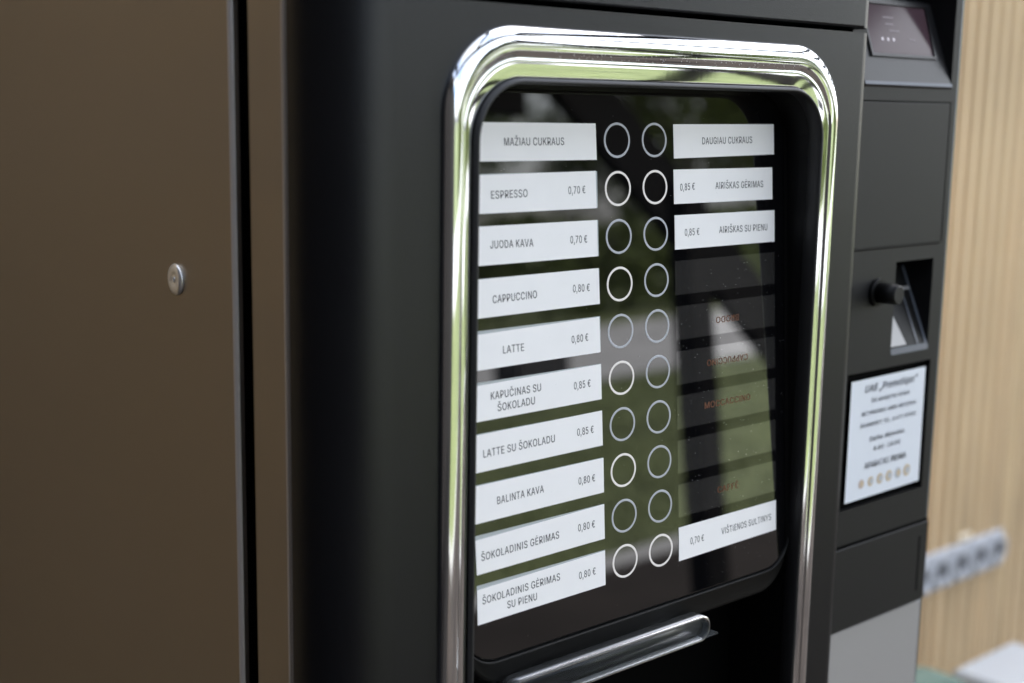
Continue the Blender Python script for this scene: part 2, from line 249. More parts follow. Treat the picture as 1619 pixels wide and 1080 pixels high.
'B':(628,"83,0 83,700 332,700 377,697 418,689 452,675 482,657 506,634 524,608 537,579 545,548 548,514 546,486 541,462 532,440 520,422 506,407 490,393 472,383 453,374 433,367 433,361 456,357 478,350 500,338 520,322 538,303 554,280 566,253 573,222 575,187 572,153 564,121 551,92 531,65 506,43 474,25 436,11 391,3 339,0 171,78 337,78 386,82 425,92 454,110 473,132 485,158 489,188 487,211 481,233 471,253 458,271 441,287 420,300 397,310 371,316 342,318 171,318 171,393 327,393 352,394 375,399 397,408 415,419 431,433 445,449 454,468 460,489 462,512 459,541 448,567 430,590 405,608 371,618 330,622 171,622","0,1,75 75,1,2 75,2,3 75,3,4 75,4,5 75,5,6 75,6,7 75,7,74 74,7,8 0,75,58 73,74,8 72,73,8 72,8,9 71,72,9 70,71,9 70,9,10 69,70,10 69,10,11 68,69,11 68,11,12 67,68,12 66,67,12 66,12,13 65,66,13 65,13,14 64,65,14 64,14,15 63,64,15 63,15,16 62,63,16 61,62,16 61,16,17 60,61,17 59,60,17 59,17,18 0,58,57 57,58,59 57,59,18 57,18,19 57,19,20 57,20,21 57,21,22 57,22,23 57,23,24 57,24,25 57,25,56 56,25,55 55,25,26 0,57,40 54,55,26 53,54,26 53,26,27 52,53,27 51,52,27 51,27,28 50,51,28 49,50,28 49,28,29 48,49,29 48,29,30 47,48,30 46,47,30 46,30,31 45,46,31 45,31,32 44,45,32 44,32,33 43,44,33 42,43,33 42,33,34 41,42,34 0,40,41 0,41,34 0,34,35 0,35,36 0,36,37 0,37,38 0,38,39"),
'C':(702,"368,-9 310,-5 256,10 207,34 163,68 126,109 96,159 73,216 60,279 55,350 60,420 73,484 96,541 126,591 163,632 207,665 256,690 310,705 368,709 403,708 436,703 468,694 499,682 527,667 553,648 577,627 598,603 616,576 631,546 643,514 651,479 562,479 555,502 547,524 536,543 523,560 508,576 492,589 474,601 454,610 434,618 412,623 390,626 368,627 326,624 288,613 253,595 221,570 194,538 172,501 156,456 146,406 142,350 146,293 156,243 172,199 194,161 221,130 253,105 288,87 327,76 368,73 390,74 412,77 434,82 454,90 474,99 492,111 508,124 523,140 536,157 547,177 555,198 562,221 651,221 643,186 632,154 617,125 598,98 577,74 554,52 527,34 499,18 469,6 436,-2 403,-8","17,18,19 17,19,20 16,17,20 16,20,21 16,21,22 15,16,22 15,22,23 15,23,24 14,15,24 14,24,25 13,14,44 44,14,43 43,14,25 42,43,25 42,25,26 41,42,26 13,44,45 40,41,26 39,40,26 13,45,46 38,39,26 38,26,27 37,38,27 13,46,47 12,13,47 36,37,27 35,36,27 35,27,28 12,47,48 34,35,28 34,28,29 33,34,29 11,12,48 11,48,49 32,33,29 32,29,30 31,32,30 11,49,50 10,11,50 10,50,51 9,10,51 9,51,52 8,9,52 8,52,53 8,53,54 7,8,54 7,54,55 72,73,74 72,74,75 6,7,55 6,55,56 71,72,75 71,75,76 70,71,76 6,56,57 5,6,57 69,70,76 69,76,77 68,69,77 5,57,58 68,77,78 67,68,78 66,67,78 4,5,58 4,58,59 65,66,78 65,78,79 64,65,79 4,59,60 63,64,79 62,63,79 4,60,61 61,62,79 61,79,80 4,61,80 3,4,80 3,80,81 2,3,81 2,81,82 2,82,83 1,2,83 1,83,84 1,84,85 0,1,85"),
'D':(691,"301,0 132,0 132,78 296,78 349,82 397,93 437,111 472,136 500,167 521,205 537,249 546,297 549,351 546,405 537,453 522,496 500,533 473,564 440,589 400,607 355,618 304,622 128,622 128,700 310,700 375,695 433,681 485,658 530,626 567,586 596,538 618,483 631,420 635,351 631,282 618,219 596,163 566,115 528,75 482,42 429,19 369,5 171,700 171,0 83,0 83,700","22,23,24 22,24,25 22,25,26 22,26,27 22,27,28 22,28,21 21,28,20 20,28,29 19,20,29 18,19,29 17,18,29 17,29,30 16,17,30 16,30,31 15,16,31 14,15,31 14,31,32 13,14,32 13,32,33 12,13,33 11,12,33 11,33,34 10,11,34 10,34,35 9,10,35 9,35,36 8,9,36 7,8,36 7,36,37 6,7,37 6,37,38 5,6,38 4,5,38 3,4,38 1,2,3 1,3,38 1,38,39 1,39,40 1,40,41 1,41,0 44,45,42 44,42,43"),
'E':(576,"83,0 83,700 513,700 513,622 171,622 171,393 489,393 489,315 171,315 171,78 516,78 516,0","0,1,4 4,1,2 4,2,3 0,4,5 0,5,8 8,5,6 8,6,7 0,8,9 0,9,10 0,10,11"),
'F':(564,"83,0 83,700 508,700 508,622 171,622 171,383 476,383 476,304 171,304 171,0","0,1,4 4,1,2 4,2,3 0,4,5 0,5,8 8,5,6 8,6,7 0,8,9"),
'G':(716,"370,-9 310,-5 255,10 206,35 162,68 125,109 95,159 73,216 60,280 55,350 60,420 73,484 95,541 125,591 162,632 205,665 254,690 307,705 365,709 401,708 435,702 468,693 500,680 528,665 555,646 579,624 600,600 618,573 633,544 645,513 653,480 561,480 553,502 544,522 533,541 520,558 506,574 490,587 473,599 454,609 434,617 412,623 389,626 365,627 325,624 287,613 252,595 221,570 194,539 172,501 156,456 146,406 142,350 146,293 156,243 172,199 194,161 222,130 253,105 289,87 328,76 370,73 408,76 442,84 474,98 502,117 526,141 545,170 559,202 568,239 571,279 598,274 389,274 389,352 658,352 658,275 654,220 641,170 620,125 592,86 558,53 518,26 473,6 423,-5","17,18,19 17,19,20 16,17,20 16,20,21 16,21,22 15,16,22 15,22,23 14,15,23 14,23,24 14,24,25 13,14,44 44,14,43 43,14,25 42,43,25 41,42,25 41,25,26 13,44,45 40,41,26 39,40,26 13,45,46 38,39,26 38,26,27 37,38,27 13,46,47 12,13,47 36,37,27 35,36,27 35,27,28 12,47,48 34,35,28 34,28,29 11,12,48 33,34,29 11,48,49 32,33,29 32,29,30 31,32,30 11,49,50 10,11,50 10,50,51 9,10,51 9,51,52 72,73,74 72,74,70 70,74,75 8,9,52 8,52,53 8,53,54 7,8,54 72,70,69 71,70,75 71,75,76 69,72,71 69,71,76 7,54,55 68,69,76 68,76,77 6,7,55 67,68,77 6,55,56 67,77,78 66,67,78 6,56,57 5,6,57 65,66,78 5,57,58 65,78,79 64,65,79 4,5,58 4,58,59 63,64,79 4,59,60 63,79,80 62,63,80 4,60,61 61,62,80 4,61,80 3,4,80 3,80,81 2,3,81 2,81,82 1,2,82 1,82,83 0,1,83"),
'I':(300,"105,0 195,0 195,700 105,700","0,1,2 0,2,3"),
'J':(545,"255,-9 197,-3 146,15 104,45 71,87 52,138 46,200 46,238 134,238 134,200 138,161 149,128 167,102 192,84 221,72 255,69 288,72 317,84 341,102 359,128 370,161 374,200 374,700 463,700 463,200 456,138 437,87 405,45 362,15 312,-3","21,22,23 21,23,24 6,7,8 6,8,9 5,6,9 5,9,10 20,21,24 20,24,25 5,10,11 19,20,25 19,25,26 4,5,11 4,11,12 18,19,26 4,12,13 17,18,26 17,26,27 3,4,13 3,13,14 16,17,27 3,14,15 15,16,27 3,15,27 2,3,27 2,27,28 1,2,28 1,28,29 0,1,29"),
'K':(642,"144,200 144,297 160,318 176,339 191,359 207,379 224,398 240,417 257,436 274,455 291,474 500,700 617,700 318,380 313,380 83,0 83,700 171,700 171,460 171,310 171,266 171,0 512,0 258,357 314,426 617,0","10,11,12 10,12,13 9,10,13 8,9,13 7,8,13 6,7,13 5,6,14 14,6,13 5,14,0 4,5,0 3,4,0 2,3,0 1,2,0 15,16,17 15,17,18 15,18,19 15,19,20 15,20,21 23,24,25 22,23,25"),
'L':(541,"83,0 83,700 171,700 171,78 497,78 497,0","0,1,2 0,2,3 0,3,4 0,4,5"),
'M':(864,"83,0 83,700 209,700 381,257 386,246 390,233 395,219 401,203 406,186 412,169 417,151 423,133 428,115 434,98 438,82 443,67 423,67 427,82 432,97 437,114 443,131 448,149 454,167 460,185 465,202 471,218 476,233 481,246 485,257 655,700 781,700 781,0 694,0 694,400 694,416 694,432 694,450 694,468 695,488 695,507 696,568 697,589 697,609 698,629 706,629 699,607 692,585 685,563 677,541 670,520 663,499 656,479 650,460 643,443 637,427 632,413 627,400 470,0 394,0 234,400 230,412 225,426 219,442 213,459 206,477 199,497 192,517 185,539 178,561 170,584 162,606 154,629 163,629 164,611 165,592 165,572 166,552 166,532 166,511 167,452 168,433 168,416 168,400 168,0","0,1,71 71,1,2 71,2,72 72,2,3 28,29,43 43,29,30 43,30,44 44,30,31 0,71,70 73,72,3 28,43,42 45,44,31 74,73,3 28,42,46 46,42,41 46,45,41 41,45,31 0,70,74 74,70,69 0,74,75 69,74,3 40,41,31 28,46,47 68,69,3 0,75,76 39,40,31 28,47,48 67,68,3 0,76,77 28,48,49 66,67,3 0,77,78 28,49,50 65,66,3 0,78,79 38,39,31 28,50,51 64,65,3 37,38,31 28,51,52 63,64,3 36,37,31 28,52,53 62,63,3 0,79,80 35,36,31 28,53,54 61,62,3 0,80,81 34,35,31 28,54,55 60,61,3 0,81,82 33,34,31 28,55,56 59,60,3 0,82,83 58,59,3 28,56,57 32,33,31 58,3,4 27,28,57 58,4,5 26,27,57 58,5,6 25,26,57 58,6,7 24,25,57 58,7,8 23,24,57 58,8,9 22,23,57 58,9,10 21,22,57 58,10,11 20,21,57 58,11,12 19,20,57 58,12,18 18,12,13 18,19,13 13,19,57 14,13,57 58,18,17 15,14,57 58,17,16 58,16,15 58,15,57"),
'N':(720,"83,0 83,700 187,700 472,251 480,239 489,224 499,207 510,189 521,168 533,147 545,124 557,100 569,76 557,74 555,99 553,124 551,149 550,173 550,195 549,216 549,236 549,253 549,268 549,700 638,700 638,0 532,0 278,399 267,417 256,436 244,455 232,476 218,499 204,524 187,553 169,585 148,622 164,624 165,590 167,558 168,528 169,500 170,474 171,451 172,431 172,414 172,400 172,0","0,1,36 36,1,2 36,2,37 37,2,3 22,23,24 22,24,25 38,37,3 0,36,38 38,36,35 0,38,39 35,38,3 34,35,3 0,39,40 33,34,3 0,40,41 32,33,3 0,41,42 31,32,3 30,31,3 0,42,43 29,30,3 0,43,44 28,29,3 0,44,45 27,28,3 0,45,46 0,46,47 26,27,3 21,22,25 20,21,25 26,3,4 26,4,5 19,20,25 26,5,6 18,19,25 26,6,7 17,18,25 26,7,8 16,17,25 26,8,9 15,16,25 26,9,10 14,15,11 11,15,25 26,10,14 14,10,11 12,11,25 26,14,13 13,12,25 26,13,25"),
'O':(734,"367,-9 309,-5 256,10 207,34 163,68 126,109 96,159 73,216 60,279 55,350 60,420 73,484 96,541 126,591 163,632 207,665 256,690 309,705 367,709 425,705 479,690 528,665 571,632 608,591 638,541 661,484 674,420 678,350 674,279 661,216 638,159 608,109 571,68 528,34 479,10 425,-5 367,73 408,76 446,87 481,105 512,129 540,160 562,198 579,243 589,293 592,350 589,407 579,457 562,502 540,540 512,571 481,595 446,613 408,624 367,627 327,624 289,613 253,595 222,571 195,539 172,501 156,457 146,406 142,350 146,293 156,243 172,198 195,161 222,129 253,105 289,87 327,76","17,18,19 16,17,19 16,19,20 15,16,20 15,20,21 14,15,21 14,21,22 14,22,54 54,22,53 53,22,23 13,14,55 55,14,54 52,53,23 13,55,56 51,52,23 13,56,57 50,51,23 13,57,58 12,13,58 50,23,24 49,50,24 12,58,59 11,12,59 49,24,25 48,49,25 11,59,60 47,48,25 11,60,61 47,25,26 10,11,61 46,47,26 10,61,62 9,10,62 46,26,27 45,46,27 9,62,63 8,9,63 8,63,64 44,45,27 44,27,28 8,64,65 43,44,28 43,28,29 7,8,65 7,65,66 42,43,29 42,29,30 6,7,66 6,66,67 41,42,30 6,67,68 40,41,30 5,6,68 40,30,31 5,68,69 39,40,31 39,31,32 4,5,69 4,69,70 38,39,32 4,70,71 37,38,32 4,71,36 36,37,32 4,36,32 4,32,33 3,4,33 2,3,33 2,33,34 2,34,35 1,2,35 1,35,0"),
'P':(612,"83,0 83,700 324,700 374,697 419,687 457,671 490,649 516,622 536,591 551,556 559,519 562,478 559,438 551,400 536,365 516,334 490,307 457,285 419,269 374,259 324,256 150,256 150,334 320,334 354,336 384,342 409,352 429,366 446,384 458,404 467,427 472,452 474,478 472,505 467,530 458,552 446,573 429,590 408,603 383,614 354,620 319,622 171,622 171,0","0,1,42 42,1,2 42,2,3 42,3,4 42,4,5 42,5,6 42,6,7 42,7,41 41,7,40 40,7,8 0,42,22 22,42,43 39,40,8 38,39,8 37,38,8 37,8,9 36,37,9 35,36,9 35,9,10 34,35,10 33,34,10 33,10,11 32,33,11 31,32,11 31,11,12 30,31,12 30,12,13 29,30,13 28,29,13 28,13,14 27,28,14 26,27,14 26,14,15 25,26,15 24,25,15 23,24,15 23,15,16 0,22,21 43,22,23 43,23,20 20,23,16 20,16,17 20,17,18 20,18,19 0,21,20 0,20,43"),
'R':(618,"83,0 83,700 325,700 375,697 420,688 458,672 491,651 517,626 537,596 552,562 560,525 563,484 560,444 552,407 537,373 517,344 490,319 458,299 420,284 375,275 325,272 132,272 132,351 321,351 355,353 385,358 410,367 430,379 447,395 459,413 468,435 473,458 475,484 473,511 468,535 459,557 447,576 430,592 409,605 384,614 355,620 320,622 171,622 171,0 486,0 317,315 417,315 589,0","0,1,22 22,1,42 42,1,2 42,2,3 42,3,4 42,4,5 42,5,6 42,6,7 42,7,41 41,7,40 40,7,8 22,42,43 39,40,8 38,39,8 37,38,8 37,8,9 36,37,9 35,36,9 35,9,10 34,35,10 33,34,10 33,10,11 32,33,11 31,32,11 31,11,12 30,31,12 30,12,13 29,30,13 28,29,13 28,13,14 27,28,14 26,27,14 26,14,15 25,26,15 24,25,15 23,24,15 0,22,21 43,22,23 43,23,20 20,23,15 20,15,16 20,16,17 20,17,18 20,18,19 0,21,20 0,20,43 44,45,46 44,46,47"),
'S':(614,"308,-12 259,-9 215,-1 175,13 141,32 112,55 88,83 70,114 58,150 53,188 144,188 148,162 157,140 170,121 187,104 206,91 229,81 254,73 280,69 308,68 339,69 367,74 393,83 417,95 437,109 453,126 466,146 473,168 475,192 473,213 467,231 457,246 443,259 426,271 407,281 385,290 362,299 337,306 253,329 199,348 155,370 119,398 92,430 77,469 71,513 75,550 86,585 103,616 127,644 156,666 189,685 227,699 268,707 312,709 357,707 398,698 435,685 468,666 496,644 519,617 536,588 547,555 552,520 464,520 456,553 440,580 416,602 385,618 350,628 310,631 281,629 254,624 230,616 209,605 191,592 177,576 167,557 160,538 158,517 161,494 168,475 180,459 196,445 213,434 233,424 253,416 273,409 292,404 364,384 384,378 406,371 429,363 451,353 473,341 494,327 512,311 529,293 543,272 553,248 560,221 562,191 559,154 549,119 532,87 509,59 480,35 445,15 404,0 359,-9","52,53,54 51,52,54 51,54,55 50,51,55 50,55,56 49,50,56 49,56,57 48,49,57 48,57,58 48,58,59 47,48,70 70,48,69 69,48,59 68,69,59 47,70,71 67,68,59 47,71,72 66,67,59 66,59,60 46,47,72 46,72,73 46,73,74 65,66,60 46,74,75 65,60,61 45,46,75 64,65,61 45,75,76 45,76,77 64,61,62 63,64,62 44,45,77 44,77,78 44,78,79 43,44,79 43,79,80 43,80,81 42,43,81 42,81,82 42,82,83 42,83,84 41,42,84 41,84,85 41,85,86 41,86,87 41,87,88 40,41,88 40,88,89 40,89,90 40,90,91 39,40,91 39,91,92 39,92,93 38,39,93 38,93,94 37,38,94 37,94,95 37,95,96 36,37,96 35,36,96 35,96,97 34,35,97 33,34,97 33,97,98 32,33,98 31,32,98 31,98,99 30,31,99 29,30,99 29,99,100 28,29,100 27,28,100 27,100,101 8,9,10 8,10,11 26,27,101 8,11,12 26,101,102 7,8,12 25,26,102 7,12,13 24,25,102 7,13,14 24,102,103 6,7,14 23,24,103 6,14,15 22,23,103 6,15,16 22,103,104 21,22,104 5,6,16 5,16,17 20,21,104 5,17,18 19,20,104 5,18,19 5,19,104 5,104,105 4,5,105 4,105,106 3,4,106 3,106,107 2,3,107 2,107,108 1,2,108 1,108,0"),
'T':(617,"44,622 44,700 574,700 574,622 353,622 353,0 265,0 265,622","0,1,2 0,2,3 7,0,3 6,7,4 4,7,3 6,4,5"),
'U':(712,"356,-11 303,-8 255,3 212,21 174,45 142,75 117,110 98,149 86,192 83,238 83,700 171,700 171,245 174,213 181,183 194,156 211,131 232,110 257,93 287,81 320,73 356,71 393,73 426,81 455,93 480,110 501,131 518,156 530,183 538,213 540,245 540,700 629,700 629,238 625,192 614,149 595,110 570,75 538,45 500,21 457,3 409,-8","9,10,11 9,11,12 30,31,32 30,32,33 9,12,13 29,30,33 8,9,13 29,33,34 8,13,14 28,29,34 7,8,14 28,34,35 7,14,15 27,28,35 7,15,16 26,27,35 6,7,16 26,35,36 6,16,17 25,26,36 6,17,18 24,25,36 5,6,18 24,36,37 5,18,19 23,24,37 5,19,20 22,23,37 22,37,38 4,5,20 4,20,21 21,22,38 4,21,38 4,38,39 3,4,39 2,3,39 2,39,40 1,2,40 1,40,41 0,1,41"),
'V':(660,"280,0 23,700 116,700 264,284 274,258 284,226 296,189 310,146 325,97 341,42 323,42 339,98 354,148 367,190 379,226 390,258 398,284 543,700 637,700 382,0","0,1,2 0,2,3 16,17,18 16,18,19 0,3,4 15,16,19 14,15,19 0,4,5 13,14,19 0,5,6 12,13,19 0,6,7 11,12,19 0,7,8 10,11,9 9,11,19 0,8,9 0,9,19"),
'Y':(649,"280,0 280,287 23,700 125,700 264,474 279,449 293,425 306,402 318,377 331,349 343,317 308,317 320,349 333,378 346,403 358,426 372,450 386,474 524,700 626,700 369,287 369,0","1,2,3 1,3,4 17,18,19 17,19,20 1,4,5 16,17,20 15,16,20 1,5,6 14,15,20 1,6,7 13,14,20 1,7,8 12,13,9 9,13,20 1,8,12 12,8,9 1,12,11 10,9,20 1,11,10 1,10,20 0,1,20 0,20,21"),
'a':(536,"220,-12 188,-10 158,-3 130,7 105,21 83,39 66,61 52,87 44,116 42,148 44,177 50,201 59,222 73,239 88,254 107,266 127,276 149,284 172,290 197,295 221,299 245,303 275,306 300,309 322,312 339,315 354,318 365,323 373,330 378,339 379,350 379,353 378,374 374,392 367,408 357,422 345,434 330,443 312,450 292,454 269,455 246,454 224,450 205,443 189,435 174,425 162,414 152,402 144,389 138,377 56,401 70,430 87,455 108,476 131,493 156,507 183,517 211,523 239,528 267,529 286,528 307,526 329,522 351,516 372,507 393,496 412,481 429,463 443,441 454,414 461,382 463,346 463,0 381,0 381,71 375,71 368,59 358,47 347,34 333,22 316,11 296,1 274,-6 248,-10 234,62 264,65 290,71 314,81 333,94 350,110 362,128 372,148 377,169 379,190 379,261 374,257 367,254 357,250 345,247 332,245 318,242 304,240 290,237 276,236 262,234 251,232 241,231 222,228 203,224 185,218 168,211 154,202 142,192 133,179 128,163 126,144 128,127 133,112 140,99 151,88 163,79 179,72 196,67 214,64","58,59,60 58,60,61 57,58,61 57,61,62 56,57,62 56,62,63 55,56,63 55,63,64 55,64,65 54,55,65 54,65,66 53,54,66 53,66,67 52,53,67 52,67,40 40,67,39 39,67,68 51,52,41 41,52,40 51,41,42 38,39,68 51,42,43 37,38,68 51,43,44 36,37,68 36,68,69 51,44,45 35,36,69 50,51,45 50,45,46 34,35,69 34,69,70 50,46,47 33,34,70 50,47,48 49,50,48 32,33,70 32,70,71 31,32,71 30,31,71 29,30,71 29,71,72 28,29,72 27,28,72 26,27,94 94,27,72 25,26,94 24,25,94 23,24,94 22,23,94 21,22,94 20,21,94 19,20,94 18,19,94 17,18,94 16,17,94 15,16,94 14,15,94 14,94,95 93,94,72 14,95,96 14,96,97 13,14,97 13,97,98 13,98,99 13,99,100 13,100,101 13,101,102 12,13,102 12,102,103 12,103,104 12,104,105 12,105,106 12,106,107 12,107,108 12,108,109 11,12,109 11,109,110 11,110,111 11,111,112 10,11,112 10,112,113 92,93,72 10,113,114 9,10,114 91,92,72 9,114,115 8,9,115 90,91,72 8,115,116 89,90,72 8,116,117 7,8,117 7,117,118 88,89,74 74,89,72 7,118,119 87,88,74 7,119,120 6,7,120 86,87,75 75,87,74 6,120,121 6,121,122 86,75,76 73,74,72 85,86,76 6,122,123 84,85,76 6,123,84 6,84,76 5,6,76 5,76,77 5,77,78 4,5,78 4,78,79 4,79,80 3,4,80 3,80,81 2,3,81 2,81,82 1,2,82 1,82,83 0,1,83"),
'b':(584,"316,-11 286,-9 260,-4 237,5 218,17 202,29 190,43 179,57 170,69 163,81 154,81 154,0 72,0 72,700 156,700 156,439 163,439 170,450 179,462 189,476 202,489 217,501 236,513 258,522 284,527 315,529 357,525 396,514 431,496 461,471 488,440 509,403 524,360 534,312 537,260 534,207 525,159 509,116 488,79 462,47 431,22 396,4 358,-8 303,64 334,67 361,76 385,90 405,109 421,133 435,160 444,191 450,225 451,261 450,296 444,329 435,359 422,386 405,410 385,428 361,443 334,451 303,454 272,451 245,443 222,429 202,411 185,388 172,362 163,331 157,298 155,261 157,223 163,189 172,158 185,131 202,108 222,89 246,75 273,67","12,13,14 12,14,15 24,25,26 23,24,26 23,26,27 22,23,27 22,27,28 21,22,28 20,21,28 20,28,29 19,20,29 18,19,29 18,29,61 61,29,30 17,18,61 17,61,62 60,61,30 17,62,63 59,60,30 16,17,63 16,63,64 58,59,30 58,30,31 12,15,16 12,16,68 68,16,67 67,16,66 66,16,65 65,16,64 57,58,31 56,57,31 56,31,32 55,56,32 55,32,33 54,55,33 12,68,69 53,54,33 53,33,34 12,69,70 52,53,34 12,70,71 51,52,34 51,34,35 50,51,35 12,71,72 50,35,36 49,50,36 12,72,73 48,49,36 48,36,37 12,73,74 47,48,37 12,74,10 10,74,75 47,37,38 46,47,38 10,75,76 45,46,38 10,76,9 9,76,77 12,10,11 8,9,77 45,38,39 44,45,39 8,77,78 7,8,78 43,44,39 7,78,43 7,43,39 6,7,39 6,39,40 5,6,40 4,5,40 4,40,41 3,4,41 2,3,41 2,41,42 1,2,42 1,42,0"),
'd':(584,"269,-11 227,-8 188,4 153,22 122,47 96,79 75,116 60,159 50,207 47,260 50,312 60,360 75,403 97,440 123,471 154,496 189,514 227,525 269,529 300,527 326,522 348,513 367,501 382,489 395,476 406,462 415,450 421,439 428,439 428,700 512,700 512,0 430,0 430,81 422,81 415,69 406,57 395,43 382,29 366,17 347,5 325,-4 299,-9 281,64 311,67 338,75 362,89 382,108 399,131 412,158 421,189 427,223 429,261 427,298 422,331 412,362 399,388 383,411 362,429 339,443 312,451 281,454 250,451 223,443 199,428 179,410 162,386 149,359 140,329 134,296 132,261 134,225 140,191 149,160 162,133 179,109 200,90 224,76 251,67","28,29,30 28,30,31 17,18,19 17,19,20 16,17,20 16,20,21 15,16,21 15,21,22 15,22,23 14,15,23 14,23,24 14,24,25 13,14,61 61,14,25 61,25,26 13,61,62 60,61,26 59,60,26 13,62,63 59,26,27 58,59,27 13,63,64 12,13,64 58,27,28 58,28,57 57,28,56 56,28,55 55,28,54 54,28,31 12,64,65 12,65,66 11,12,66 11,66,67 10,11,67 10,67,68 53,54,31 10,68,69 9,10,69 52,53,31 9,69,70 9,70,71 51,52,31 8,9,71 8,71,72 50,51,31 7,8,72 7,72,73 49,50,31 7,73,74 6,7,74 48,49,31 6,74,75 47,48,33 33,48,31 5,6,75 5,75,76 46,47,33 5,76,77 45,46,34 34,46,33 45,34,35 32,33,31 4,5,77 4,77,78 44,45,35 44,35,36 4,78,43 43,44,36 4,43,36 4,36,37 3,4,37 3,37,38 3,38,39 2,3,39 2,39,40 2,40,41 1,2,41 1,41,42 0,1,42"),
'e':(556,"292,-11 243,-8 200,4 161,23 127,48 99,79 77,117 60,159 50,206 47,257 50,308 60,356 76,399 98,437 126,468 158,494 196,514 237,525 282,529 311,527 338,523 366,515 392,503 416,488 439,469 460,446 477,419 491,388 502,352 509,312 511,267 511,233 103,233 103,304 465,304 426,278 424,311 419,342 410,369 397,394 381,415 361,432 338,444 312,452 282,454 252,452 225,444 201,431 181,414 164,394 150,371 140,345 134,318 132,290 132,244 134,208 141,175 152,146 167,121 186,101 208,85 233,73 261,66 292,63 313,64 331,67 349,73 365,80 380,89 393,100 404,113 413,128 420,145 502,125 492,99 479,75 461,54 440,35 416,19 389,6 359,-4 327,-9","17,18,19 17,19,20 16,17,20 16,20,21 16,21,22 15,16,22 15,22,23 14,15,23 14,23,24 14,24,25 13,14,45 45,14,44 44,14,25 43,44,25 42,43,25 13,45,46 42,25,26 41,42,26 13,46,47 12,13,47 40,41,26 12,47,48 40,26,27 39,40,27 12,48,49 11,12,49 11,49,50 38,39,27 38,27,28 11,50,51 37,38,28 10,11,51 37,28,29 10,51,52 36,37,29 10,52,33 33,52,53 36,29,34 34,29,30 35,36,34 9,10,33 9,33,32 53,33,34 53,34,30 54,53,30 54,30,31 8,9,32 55,54,31 8,32,31 8,31,55 8,55,56 7,8,56 7,56,57 6,7,57 6,57,58 71,72,73 70,71,73 70,73,74 6,58,59 5,6,59 69,70,74 5,59,60 68,69,74 68,74,75 67,68,75 5,60,61 66,67,75 4,5,61 66,75,76 4,61,62 65,66,76 64,65,76 4,62,63 63,64,76 4,63,76 4,76,77 3,4,77 3,77,78 2,3,78 2,78,79 2,79,80 1,2,80 1,80,81 0,1,81"),
'i':(229,"72,0 72,522 156,522 156,0 115,609 100,611 86,617 74,626 64,637 59,650 57,665 59,680 64,693 74,704 86,713 100,719 115,721 131,719 144,713 157,704 166,693 172,680 174,665 172,650 166,637 157,626 144,617 131,611","0,1,2 0,2,3 15,16,17 14,15,17 14,17,18 13,14,18 13,18,19 12,13,19 12,19,20 12,20,21 11,12,21 11,21,22 10,11,22 9,10,22 9,22,23 8,9,23 8,23,24 7,8,24 7,24,25 6,7,25 6,25,26 6,26,27 5,6,27 5,27,4"),
'm':(839,"72,0 72,522 154,522 155,406 148,406 157,433 168,456 182,476 199,493 217,507 237,517 258,525 279,530 302,531 338,527 369,516 395,496 416,471 432,440 442,405 430,405 438,430 449,452 464,472 482,490 502,504 524,516 548,524 574,530 601,531 630,529 658,523 684,512 707,496 727,476 744,452 756,423 764,389 766,351 766,0 682,0 682,349 679,383 668,410 650,430 628,444 603,452 576,455 554,453 533,448 515,440 499,429 486,415 475,399 468,381 463,362 461,340 461,0 377,0 377,358 374,385 364,408 348,428 327,443 302,452 274,455 254,453 235,448 217,440 200,429 185,415 173,398 164,378 158,354 156,327 156,0","12,13,14 28,29,30 11,12,14 27,28,30 27,30,31 11,14,15 10,11,15 26,27,31 26,31,32 0,1,2 0,2,4 4,2,3 9,10,15 25,26,32 9,15,16 25,32,33 8,9,16 24,25,33 8,16,17 24,33,34 7,8,17 23,24,34 23,34,35 6,7,17 22,23,47 47,23,35 6,17,65 65,17,18 5,6,66 66,6,65 64,65,18 22,47,48 46,47,35 5,66,67 22,48,49 21,22,49 45,46,35 45,35,36 63,64,18 5,67,68 21,49,50 44,45,36 62,63,18 5,68,69 62,18,19 21,50,51 4,5,69 43,44,36 20,21,51 4,69,70 20,51,52 61,62,19 43,36,37 20,52,53 4,70,71 42,43,37 60,61,20 20,61,19 0,4,72 72,4,71 60,20,53 60,53,54 42,37,38 59,60,54 41,42,38 59,54,55 0,72,73 59,55,56 58,59,56 0,73,74 41,38,39 40,41,39 58,56,57 0,74,75"),
'n':(564,"156,312 156,0 72,0 72,522 154,522 154,396 141,396 159,439 182,473 209,498 241,515 275,526 313,529 347,527 378,519 406,507 431,490 452,468 469,441 481,410 489,373 491,331 491,0 407,0 407,324 404,361 393,393 376,419 352,438 323,449 289,453 265,451 242,446 221,437 203,424 187,408 174,389 164,366 158,341","11,12,13 11,13,14 10,11,14 2,3,4 2,4,6 6,4,5 10,14,15 9,10,15 9,15,16 8,9,16 8,16,17 7,8,31 31,8,17 31,17,30 30,17,18 29,30,18 7,31,32 28,29,18 7,32,33 28,18,19 6,7,33 27,28,19 6,33,34 6,34,35 26,27,19 26,19,20 6,35,36 2,6,37 37,6,36 25,26,20 25,20,21 2,37,38 24,25,21 2,38,0 24,21,22 23,24,22 2,0,1"),
